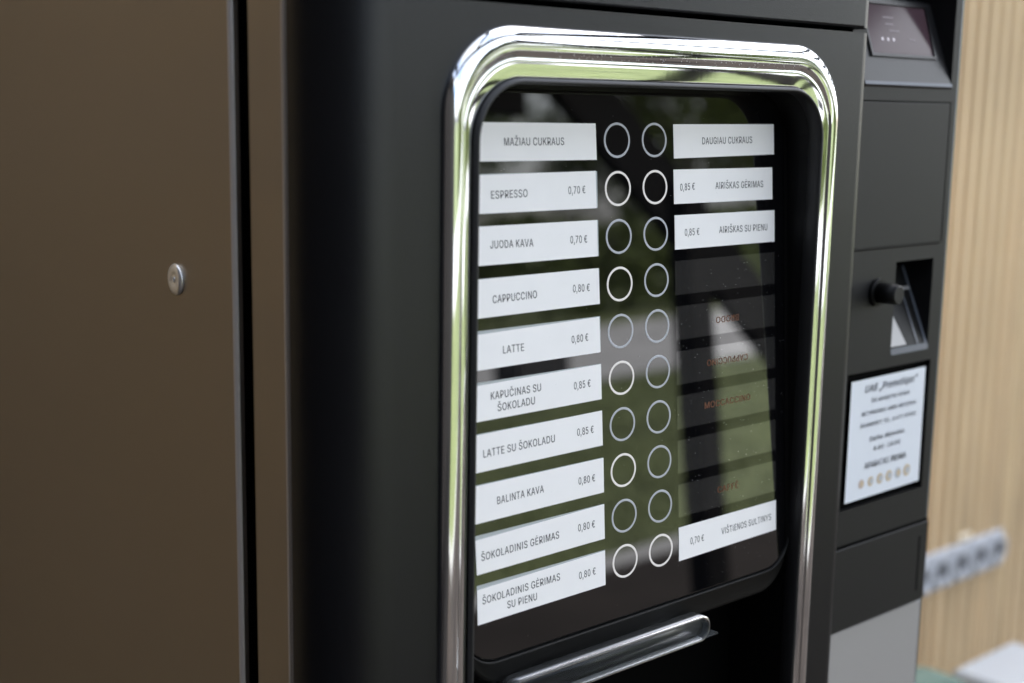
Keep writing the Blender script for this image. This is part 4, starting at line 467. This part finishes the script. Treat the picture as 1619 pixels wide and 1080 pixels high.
# clear cup door with its moulded handle, below the bezel
b = B()
hl = lambda d: rrect(-.130, .0495, -.3345, -.3162, .0088, d, 12)
sweep(b, hl, [(-.0022, .006), (-.0022, .016), (-.0012, .0172), (0, .0165), (.0, .006), (-.0022, .006)], lambda x, z, h: (x, -.020 - h, z + .02 * (h)))
sweep(b, hl, [(-.0024, .010), (-.0024, .012)], lambda x, z, h: (x, -.020 - h, z + .02 * h), close='last')
hd = part('cup_door_handle', b, M['acrylic'], smooth=True)
b = B(); b.box(-.140, .066, -.030, .004, -.3368, -.3356)
part('cup_door', b, M['acrylic'])
b = B(); b.tube((.150, .06, -.66), (.150, .06, -.335), .024, n=32)
o = part('cup_chute_housing', b, M['cavity'], smooth=False)
for p in o.data.polygons: p.use_smooth = len(p.vertices) == 4

# ------------- brown metal side
XS = -.246
def bsheet(b, y0, y1, z0, z1, th=.0015, bv=.0014, x=XS, front=True):
    # sheet whose front edge is folded round
    pr = [(x, y1)] + [(x + bv - bv * math.cos(t), y0 + bv - bv * math.sin(t)) for t in [math.radians(15 * i) for i in range(7)]] + [(x + bv + .004, y0), (x + bv + .004, y0 + .02)]
    v = []; f = []
    for px, py in pr: v += [(px, py, z0), (px, py, z1)]
    for i in range(len(pr) - 1): f.append((2 * i, 2 * i + 1, 2 * i + 3, 2 * i + 2))
    b.add(v, f)
b = B(); bsheet(b, .0745, .80, -1.40, .36)
b.add([(XS, .0745, .36), (.36, .0745, .36), (.36, .80, .36), (XS, .80, .36)], [(0, 1, 2, 3)])
side = part('side_panel', b, M['brown'], smooth=False)
b = B(); b.add([(XS - .0002, .0759, -1.4), (XS - .0002, .0773, -1.4), (XS - .0002, .0773, .36), (XS - .0002, .0759, .36)], [(3, 2, 1, 0)])
pr = [(XS - .0002 + .0027 - .0027 * math.cos(t), .0738 + .0027 - .0027 * math.sin(t)) for t in [math.radians(12 * i) for i in range(8)]]
b = B(); v = []; f = []
for px, py in pr: v += [(px, py, -1.4), (px, py, .36)]
b.add(v, [(2 * i, 2 * i + 1, 2 * i + 3, 2 * i + 2) for i in range(len(pr) - 1)])
part('side_panel_edge_glint', b, M['rim'], smooth=True)  # pale strip paints the sky glint along the fold
b = B(); bsheet(b, .019, .0515, -1.28, .36)
b.add([(XS, .0515, -1.28), (XS, .0515, .36), (XS + .0016, .0515, .36), (XS + .0016, .0515, -1.28)], [(0, 1, 2, 3)])
b.box(XS + .0016, XS + .01, .040, .0575, -1.28, .36)
part('door_return', b, M['brown'])
pr = [(XS - .0002 + .0025 - .0025 * math.cos(t), .0186 + .0025 - .0025 * math.sin(t)) for t in [math.radians(12 * i) for i in range(8)]]
b = B(); v = []
for px, py in pr: v += [(px, py, -1.28), (px, py, .36)]
b.add(v, [(2 * i, 2 * i + 1, 2 * i + 3, 2 * i + 2) for i in range(len(pr) - 1)])
part('door_return_edge_glint', b, M['rim'], smooth=True)  # same painted sky glint on the door's folded edge
b = B(); b.box(XS + .011, .30, .030, .78, -1.40, .355)
part('cabinet_core', b, M['void'])
for i, z in enumerate((-.0862,)):
    b = B(); k = 32; v = []; f = []
    pr = [(.0093, 0), (.0097, .0009), (.0090, .0020), (.0070, .0026), (.0050, .0027), (.0040, .0023), (.0030, .0018), (.0024, .0019), (.0010, .0022)]
    for r, h in pr: v += [(XS - h, .1425 + r * .93 * math.cos(2 * PI * j / k), z + r * math.sin(2 * PI * j / k)) for j in range(k)]
    for a in range(len(pr) - 1): f += [(a * k + j, (a + 1) * k + j, (a + 1) * k + (j + 1) % k, a * k + (j + 1) % k) for j in range(k)]
    f.append(tuple((len(pr) - 1) * k + j for j in range(k)))
    b.add(v, f); part('fastener', b, M['bright'], smooth=True)

# ------------- payment column
YP = -.005
XL, XR = .219, .3665
P = lambda x, z, h=0: (x, YP - h, z)
cb = B()
reader_hole = [(.236, .0425), (.3555, .0425), (.3555, .30), (.236, .30)]
coin_hole = [(.2945, -.1665), (.3475, -.1665), (.3475, -.0955), (.2945, -.0955)]
st_hole = [(.238, -.2885), (.3535, -.2885), (.3535, -.1795), (.238, -.1795)]
holed(cb, [(XL, -.3895), (XR - .002, -.3895), (XR - .002, .36), (XL, .36)], [reader_hole, coin_hole, st_hole], lambda x, z: P(x, z))
cb.add([P(XR - .002, -.3895), P(XR, -.3895, -.002), P(XR, .36, -.002), P(XR - .002, .36)], [(0, 1, 2, 3)])
for hole, dep in ((reader_hole, .05), (coin_hole, .04), (st_hole, .004)):
    for i in range(4):
        a, c = hole[i], hole[(i + 1) % 4]; cb.add([P(*a), P(*c), P(*c, -dep), P(*a, -dep)], [(0, 3, 2, 1)])
    cb.add([P(x, z, -dep) for x, z in hole], [(0, 1, 2, 3)], 1)
col = part('payment_column', cb, [M['column'], M['void']])
b = B(); b.box(XR + .0002, XR + .0022, YP + .0015, .78, -1.38, .36)
part('column_side_sheet', b, mat('grey_sheet', (.22, .25, .26), .4, metal=.5))
b = B(); b.box(XL, XR, YP + .001, .05, -1.38, -.3905, bev=.0008)
part('lower_panel', b, M['silver'], label='silver grey lower panel of the payment column')
# card reader
def Sl(x, z, o=0):            # reclining reader face
    k = .022 / .063; L = math.hypot(1, k)
    return (x, -.005 + (z - .042) * k - o / L, z + o * k / L)
b = B()
xs = [.2365, .3545]; zt = .1055
b.add([Sl(.2365, .0425, .0006), Sl(.3540, .0425, .0006), Sl(.3518, zt, .0006), Sl(.2365, zt, .0006)], [(0, 1, 2, 3)])
b.add([Sl(.3540, .0425, .0006), Sl(.3548, .0425, -.0012), Sl(.3526, zt, -.0012), Sl(.3518, zt, .0006)], [(0, 1, 2, 3)], 1)
b.add([Sl(.3548, .0425, -.0012), (.3548, .03, .0425), (.3526, .03, zt), Sl(.3526, zt, -.0012)], [(0, 1, 2, 3)], 2)
b.add([Sl(.2365, zt, .0006), Sl(.3518, zt, .0006), (.3518, .03, zt + .004), (.2365, .03, zt + .004)], [(0, 1, 2, 3)])
# raised screen surround
def fr(x0, x1, z0, z1, w_, o, mi):
    q = [(x0, z0), (x1, z0), (x1 + .0025, z1), (x0, z1)]
    qi = [(x0 + w_, z0 + w_), (x1 - w_, z0 + w_), (x1 + .0025 - w_, z1 - w_), (x0 + w_, z1 - w_)]
    b.add([Sl(x, z, o) for x, z in q] + [Sl(x, z, o) for x, z in qi] + [Sl(x, z, .0002) for x, z in qi] + [Sl(x, z, .0002) for x, z in q],
          [(i, (i + 1) % 4, 4 + (i + 1) % 4, 4 + i) for i in range(4)] + [(4 + i, 4 + (i + 1) % 4, 8 + (i + 1) % 4, 8 + i) for i in range(4)] + [(12 + i, 12 + (i + 1) % 4, (i + 1) % 4, i) for i in range(4)], mi)
fr(.252, .3400, .0610, .1030, .0022, .0022, 0)
b.add([P(.237, .0405, .0012), P(.3555, .0405, .0012), P(.3555, .0430, .0004), P(.237, .0430, .0004)], [(0, 1, 2, 3)], 1)
b.add([P(.237, .0385, .000), P(.3555, .0385, .000), P(.3555, .0405, .0012), P(.237, .0405, .0012)], [(0, 1, 2, 3)], 0)
readr = part('card_reader', b, [M['reader'], mat('reader_edge', (.10, .115, .14), .3), M['void']])
b = B(); b.add([Sl(.2545, .0635, .0009), Sl(.3375, .0635, .0009), Sl(.3400, .1005, .0009), Sl(.2545, .1005, .0009)], [(0, 1, 2, 3)])
for x in (.272, .2795, .287):
    b.add([Sl(x + .0013 * math.cos(t), .0745 + .0013 * math.sin(t), .0011) for t in [2 * PI * j / 12 for j in range(12)]], [tuple(range(12))], 1)
for x0, z0, wd in ((.279, .0905, .014), (.280, .0855, .011), (.283, .0805, .014), (.308, .0745, .008)):
    b.add([Sl(x0, z0, .0011), Sl(x0 + wd, z0, .0011), Sl(x0 + wd, z0 + .0012, .0011), Sl(x0, z0 + .0012, .0011)], [(0, 1, 2, 3)], 2)
part('screen', b, [M['screen'], M['screenicon'], mat('screen_dim', (.16, .12, .14), .3)], parent=readr, label='dim purple reader screen with three small dots')
# blank panel
b = B(); b.box(.224, .3560, YP - .0003, YP + .01, -.0825, .0278, bev=.0007)
part('blank_panel', b, M['column'])
b = B(); b.add([P(.3562, -.0825, .00015), P(.3574, -.0825, .00015), P(.3574, .0285, .00015), P(.3562, .0285, .00015)], [(0, 1, 2, 3)])
b.add([P(.224, .0279, .00015), P(.3574, .0279, .00015), P(.3574, .0288, .00015), P(.224, .0288, .00015)], [(0, 1, 2, 3)])
part('panel_gap', b, M['void'])
b = B(); b.add([P(.224, -.0843, .0002), P(.3540, -.0843, .0002), P(.3540, -.0830, .0009), P(.224, -.0830, .0009)], [(0, 1, 2, 3)])
part('panel_ledge', b, M['column'])
# coin slot: sloping chute
b = B()
def Cs(x, z, o=0):
    k = .024 / .055; L = math.hypot(1, k)
    return (x, -.004 + (z + .1655) * k - o / L, z + o * k / L)
b.add([Cs(.2950, -.1655), Cs(.3470, -.1655), Cs(.3470, -.1040), Cs(.2950, -.1040)], [(0, 1, 2, 3)], 1)
b.add([Cs(.2955, -.1640, .001), Cs(.3175, -.1640, .001), Cs(.3065, -.1270, .001), Cs(.2955, -.1270, .001)], [(0, 1, 2, 3)], 0)
b.add([Cs(.2955, -.1235, .0025), Cs(.3440, -.1235, .0025), Cs(.3440, -.1205, .0015), Cs(.2955, -.1205, .0015)], [(0, 1, 2, 3)], 0)
b.add([Cs(.3440, -.1650, .0008), Cs(.3470, -.1650, .0008), Cs(.3470, -.1045, .0008), Cs(.3440, -.1045, .0008)], [(0, 1, 2, 3)], 2)
b.add([Cs(.3330, -.1650, .0008), Cs(.3345, -.1650, .0008), Cs(.3345, -.1250, .0008), Cs(.3330, -.1250, .0008)], [(0, 1, 2, 3)], 2)
b.add([P(.2945, -.1700, .0006), P(.3475, -.1700, .0006), P(.3475, -.1650, -.0002), P(.2945, -.1650, -.0002)], [(0, 1, 2, 3)], 2)
part('coin_slot', b, [M['steel'], M['plastic2'], mat('slot_edge', (.11, .12, .145), .35)])
b = B(); c0 = Vector(P(.2695, -.1175))
b.tube(c0, c0 + Vector((0, -.0035, 0)), .0108, .0104, 32); b.tube(c0 + Vector((0, -.0036, 0)), c0 + Vector((0, -.0195, 0)), .0080, .0077, 32); b.tube(c0 + Vector((0, -.0196, 0)), c0 + Vector((0, -.0204, 0)), .0075, .0064, 32, mi=1)
o = part('coin_return_button', b, [M['plastic2'], M['column']])
for p in o.data.polygons: p.use_smooth = len(p.vertices) == 4
# notice in its recess
b = B(); stq = [(.2440, -.2830), (.3480, -.2818), (.3470, -.1848), (.2440, -.1856)]
SP = lambda x, z: P(x, z, .0004)
b.add([P(x, z, .0000) for x, z in stq], [(0, 1, 2, 3)])
SP = lambda x, z: P(x, z, .00025)
put_text(b, 'UAB „Premotiqas“', .262, -.1965, .3345, -.1955, .0060, SP, mi=5, bold=.02, slant=.25)
for s, xa, xb, z, c, mi_ in (('ŠIS APARATAS VEIKIA', .272, .3255, -.2055, .0034, 1), ('NETINKAMAI ARBA NEVEIKIA', .2600, .3360, -.2150, .0034, 1), ('SKAMBINTI TEL. 8 673 09950', .2590, .3370, -.2245, .0034, 1),
                       ('Darbo dienomis', .273, .3215, -.2370, .0040, 5), ('8:00-18:00', .279, .3165, -.2455, .0036, 5), ('APARATAS PRIIMA', .268, .3265, -.2590, .0052, 5)):
    put_text(b, s, xa, z, xb, z + .0004, c, SP, mi=mi_, bold=.01)
for i, mi in enumerate((3, 2, 2, 2, 4, 2)):
    cx = .2650 + .0128 * i; cz = -.2705 + .0002 * i; r = (.0038, .0040, .0044, .0046, .0046, .0050)[i]
    b.add([P(cx + r * math.cos(t), cz + r * math.sin(t), .0002) for t in [2 * PI * j / 20 for j in range(20)]], [tuple(range(20))], mi)
    b.add([P(cx + .001 + r * .6 * math.cos(t), cz + r * .6 * math.sin(t), .0003) for t in [2 * PI * j / 20 for j in range(20)]], [tuple(range(20))], 4 if mi == 2 else 2)
part('notice', b, [M['sticker'], M['inksoft'], M['gold'], M['copper'], M['coinsilver'], M['ink2']], label='white notice with service phone, opening hours and six coins')
# coin return drawer
b = B(); b.box(.224, .3665, YP - .0012, YP + .01, -.3880, -.3198, bev=.0004)
b.box(.3535, .3552, YP - .0014, YP - .0011, -.379, -.331, mi=1)
part('coin_return_drawer', b, [M['column'], M['void']])
b = B(); b.add([P(.224, -.3197, .0001), P(.3665, -.3197, .0001), P(.3665, -.3172, .0001), P(.224, -.3172, .0001)], [(0, 1, 2, 3)])
part('drawer_gap', b, M['void'])
b = B(); b.box(-.24, .36, .03, .76, -1.45, -1.38); part('plinth', b, M['plastic2'])

# ================================================================== WALL WITH SLATS, SOCKETS, FURNITURE
WY = .87
wall = thing('slat_wall', 'pale oak wall of upright wooden slats behind the vending machine', 'wall', 1.0, WY + .05, -H)
b = B(); b.box(-3.0, 5.0, WY + .022, WY + .10, -H, 1.2); b.out('backing_board', M['woodback'], wall)
me0 = None
x = -2.9; i = 0
vars_ = []
for k in range(6):
    b = B(); b.box(-.0098, .0098, -.006, .0215, -H + .005, 1.19, bev=.0015)
    me = bpy.data.meshes.new('slat'); me.from_pydata(b.v, [], b.f)
    c = (.86, .65, .40); g = (1, .92, 1.08, .97, 1.04, 1.0)[k] ** .5; tnt = (1, 1.01, .99, 1.02, 1, .98)[k]
    me.materials.append(mat('slat_oak_%s' % 'abcdef'[k], (c[0] * g, c[1] * g * (2 - tnt) ** .5, c[2] * g / tnt), .55, bump=.0003, bscale=30, var=.16, vscale=6 + k, stretch=(3, 3, .25)))
    vars_.append(me)
rnd = random.Random(11)
while x < 4.95:
    o = bpy.data.objects.new('slat', rnd.choice(vars_)); COL.objects.link(o); o.parent = wall
    o.location = (x - 1.0, WY - (WY + .05) + rnd.uniform(0, .0008), H)
    x += .0445
# socket strip
ss = thing('socket_strip', 'white row of wall sockets mounted on the wooden slats', 'power sockets', 2.0, WY, -.985)
b = B(); b.box(1.76, 2.138, WY - .012, WY - .0005, -.982, -.897, bev=.003); b.out('frame', M['socket'], ss)
for i in range(5):
    cx = 1.806 + .0775 * i
    b = B(); k = 28; v = []; pr = [(.034, .0125), (.034, .017), (.0215, .0175), (.020, .0165), (.0195, .013)]
    for r, h in pr: v += [(cx + r * math.cos(2 * PI * j / k), WY - h, -.9395 + r * math.sin(2 * PI * j / k)) for j in range(k)]
    f = [(a * k + j, a * k + (j + 1) % k, (a + 1) * k + (j + 1) % k, (a + 1) * k + j) for a in range(4) for j in range(k)]
    b.add(v, f); b.add(v[4 * k:], [tuple(range(k))], 1)
    b.out('socket', [M['socket'], M['sockethole']], ss)
b = B(); b.box(1.955, 2.005, WY - .012, WY - .001, -.892, -.878, bev=.004)
tag(b.out('cable_clip', M['cream']), 'small cream trunking piece just above the middle of the socket strip', 'cable cover')
# white low table and green chair
tb = thing('side_table', 'low white square side table standing against the slatted wall', 'table', 1.64, .48, -H)
b = B(); b.box(1.50, 1.715, .38, .60, -1.01, -.970, bev=.006); b.out('table_top', M['white'], tb)
for lx in (1.52, 1.695):
    for ly in (.38, .58):
        b = B(); b.tube((lx, ly, -H), (lx, ly, -1.01), .010, .014, 12); b.out('leg', M['white'], tb)
ch = thing('chair', 'sage green upholstered chair with rounded back in front of the slatted wall', 'chair', .80, .15, -H)
def cushion(b, x0, x1, y0, y1, z0, z1, r, mode):
    # rounded slab: outline in (x,z) for backs or (x,y) for seats with soft edges
    prof = [(-.012, 0), (-.004, .004), (0, .014)]
    if mode == 'back':
        T = y1 - y0; pr = [(-.02, 0), (-.007, .004), (0, .016), (0, T - .016), (-.007, T - .004), (-.02, T)]
        sweep(b, lambda d: rrect(x0, x1, z0, z1, r, d, 10), pr, lambda x, z, h: (x, y0 + h + .05 * ((x - (x0 + x1) / 2) / .25) ** 2 * -1, z))
        k = len(rrect(x0, x1, z0, z1, r, 0, 10)); b.add(b.v[:k], [tuple(range(k))]); b.add(b.v[k * 5:k * 6], [tuple(range(k))])
    else:
        T = z1 - z0; pr = [(-.02, 0), (-.007, .004), (0, .016), (0, T - .016), (-.007, T - .004), (-.02, T)]
        sweep(b, lambda d: rrect(x0, x1, y0, y1, r, d, 10), pr, lambda x, y, h: (x, y, z0 + h))
        k = len(rrect(x0, x1, y0, y1, r, 0, 10)); b.add(b.v[:k], [tuple(range(k))]); b.add(b.v[k * 5:k * 6], [tuple(range(k))])
b = B(); cushion(b, .70, 1.205, .42, .49, -1.15, -.812, .085, 'back'); b.out('backrest', M['green'], ch, smooth=True)
b = B(); cushion(b, .70, 1.165, -.05, .43, -1.15, -1.05, .06, 'seat'); b.out('seat', M['green'], ch, smooth=True)
for lx in (.75, 1.12):
    for ly in (-.0, .38):
        b = B(); b.tube((lx + (lx - .97) * .15, ly + (ly - .19) * .15, -H), (lx, ly, -1.148), .009, .013, 12); b.out('leg', M['legmetal'], ch)

# ================================================================== THE PLACE IN FRONT (seen in the glass and the chrome)
def sheet(name, x0, x1, y0, y1, z, m_, nx=1):
    b = B(); b.add([(x0, y0, z), (x1, y0, z), (x1, y1, z), (x0, y1, z)], [(0, 1, 2, 3)]); return b.out(name, m_, None, kind='structure')
sheet('ground', -120, 120, -160, 60, -H - .02, M['lawn'])
sheet('terrace_floor', -4.0, 12.0, -3.6, WY + .1, -H, M['floor'])
sheet('lawn', -40, 60, -9.0, -3.6, -H - .004, M['lawn'])
sheet('path', -40, 80, -15.5, -9.0, -H - .008, M['path'])
b = B(); b.box(-4, 12, -3.62, -3.45, -H + .001, -H + .012); b.out('terrace_edging', M['concrete'], None, kind='structure')
b = B(); b.box(-40, 80, -9.12, -9.0, -H - .02, -H + .03); b.out('kerb', M['concrete'], None, kind='structure')
# grass
b = B(); rnd = random.Random(5)
for i in range(26000):
    x = rnd.uniform(-2, 14); y = rnd.uniform(-8.95, -3.65); h = rnd.uniform(.03, .08); a = rnd.random() * 6.28; w_ = .006
    dx, dy = math.cos(a) * w_, math.sin(a) * w_
    b.add([(x - dx, y - dy, -H), (x + dx, y + dy, -H), (x + rnd.uniform(-.02, .02), y + rnd.uniform(-.02, .02), -H + h)], [(0, 1, 2)])
b.out('grass', M['grass'], None, kind='stuff', label='short green lawn grass in front of the terrace', cat='grass')
# pergola over the terrace: unseen rafters added to streak the chrome
cn = thing('pergola', 'dark timber pergola beam with unseen rafters added to streak the chrome', 'pergola', 3, -.4, .95)
b = B(); b.box(-1.38, 9, -1.40, -1.28, 1.02, 1.16, bev=.004); b.out('beam', M['timber'], cn)
for i in range(9):
    x = -1.1 + 1.2 * i
    b = B(); b.box(x - .04, x + .04, -1.55, WY - .01, 1.165, 1.30, bev=.004); b.out('streak_rafter', M['timber'], cn)
dw = B(); dw.box(-1.52, -1.40, -14, WY - .002, -H, 1.19); tag(dw.out('added_dark_wall', M['darkblock']), 'unseen dark wall added at the left to keep reflections there black', 'wall')  # unseen long wall added so the machine's rounded corner reflects black
# post and leaning timbers
b = B(); b.box(2.25, 2.355, -2.04, -1.96, -H, .10, bev=.01)
tag(b.out('post', M['timber']), 'dark square timber post at the terrace edge', 'post')
def beam(name, a, c, w_, d, label):
    a, c = Vector(a), Vector(c); t = (c - a).normalized(); y = Vector((0, 1, 0)); n_ = t.cross(y).normalized()
    v = []
    for p in (a, c):
        for s1, s2 in ((-1, -1), (1, -1), (1, 1), (-1, 1)): v.append(p + n_ * s1 * w_ / 2 + y * s2 * d / 2)
    b = B(); b.add(v, [(0, 1, 2, 3), (7, 6, 5, 4), (0, 4, 5, 1), (1, 5, 6, 2), (2, 6, 7, 3), (3, 7, 4, 0)])
    return tag(b.out(name, M['timber']), label, 'beam')
beam('brace', (1.70, -2.20, .77), (3.97, -2.20, -1.43), .17, .05, 'dark diagonal timber brace running down past the top of the post')
beam('strut', (1.30, -2.40, .50), (2.06, -2.40, .44), .24, .06, 'dark short timber strut joining the diagonal brace')
# dark planter on the path
pl = thing('planter', 'low dark rectangular planter on the pale path', 'planter', 8.4, -9.6, -H)
b = B(); b.box(8.05, 8.75, -9.8, -9.4, -H, -1.02, bev=.01); b.out('box', M['planter'], pl)
hd = B(); rnd = random.Random(9)
for i in range(9000):
    x = rnd.uniform(9, 42); y = -18 + rnd.gauss(0, .45); z = -H + 1.75 * rnd.random() ** .6 + .12 * math.sin(x * 2.1) + .1 * math.sin(x * .9)
    p = Vector((x, y, z)); s_ = rnd.uniform(.08, .18); u = Vector((rnd.gauss(0, 1), rnd.gauss(0, 1), rnd.gauss(0, 1))).normalized(); w_ = u.orthogonal()
    hd.add([p - u * s_, p + w_ * s_ * .6, p + u * s_, p - w_ * s_ * .6], [(0, 1, 2, 3)])
tag(hd.out('hedge', M['leaf2'], smooth=False), 'long clipped green hedge running behind the pale path', 'hedge')
# trees
def make_tree(seed, hgt, m_):
    rnd = random.Random(seed); t = B(); c = B()
    t.tube((0, 0, 0), (0, 0, hgt * .5), .16, .09, 8)
    cl = []
    for i in range(9):
        a = i * 2.4; z = hgt * (.3 + .06 * i); L = hgt * rnd.uniform(.16, .3)
        e = Vector((math.cos(a) * L, math.sin(a) * L, z + L * .6)); t.tube((0, 0, min(z, hgt * .5)), e, .06, .02, 6); cl.append((e, rnd.uniform(.9, 1.5)))
    for i in range(16): 
        z = rnd.uniform(.3, 1) * hgt; r = hgt * .27 * math.sin(PI * min(1, max(.1, (z / hgt - .1)))) ; a = rnd.random() * 6.28
        cl.append((Vector((math.cos(a) * r, math.sin(a) * r, z)), rnd.uniform(.7, 1.3)))
    for e, r in cl:
        for i in range(130):
            d = Vector((rnd.gauss(0, 1), rnd.gauss(0, 1), rnd.gauss(0, 1))).normalized() * r * rnd.random() ** .4
            p = e + d; s = rnd.uniform(.10, .2); u = Vector((rnd.gauss(0, 1), rnd.gauss(0, 1), rnd.gauss(0, 1))).normalized(); w_ = u.orthogonal().normalized()
            c.add([p - u * s, p + w_ * s * .5, p + u * s, p - w_ * s * .5], [(0, 1, 2, 3)])
    tm = bpy.data.meshes.new('trunk'); tm.from_pydata(t.v, [], t.f); tm.materials.append(M['bark'])
    cm = bpy.data.meshes.new('crown'); cm.from_pydata(c.v, [], c.f); cm.materials.append(m_)
    return tm, cm
kinds = [make_tree(1, 8, M['leaf']), make_tree(2, 6.5, M['leaf2']), make_tree(3, 9, M['leaf'])]
spots = [(-16, -26, 0), (-11, -30, 2), (15, -21, 0), (19, -25, 2), (24, -21, 1), (28, -27, 0), (33, -24, 2), (39, -29, 0), (46, -30, 2), (27, -35, 2), (12, -36, 2)]
for i, (x, y, k) in enumerate(spots):
    r = thing('tree', 'leafy tree beyond the pale path, mirrored in the black glass', 'tree', x, y, -H, group='trees beyond the path')
    r.rotation_euler.z = i * 1.7; s = .85 + .3 * ((i * 37) % 10) / 10; r.scale = (s, s, s)
    for nm, me in zip(('trunk', 'crown'), kinds[k]):
        o = bpy.data.objects.new(nm, me); COL.objects.link(o); o.parent = r
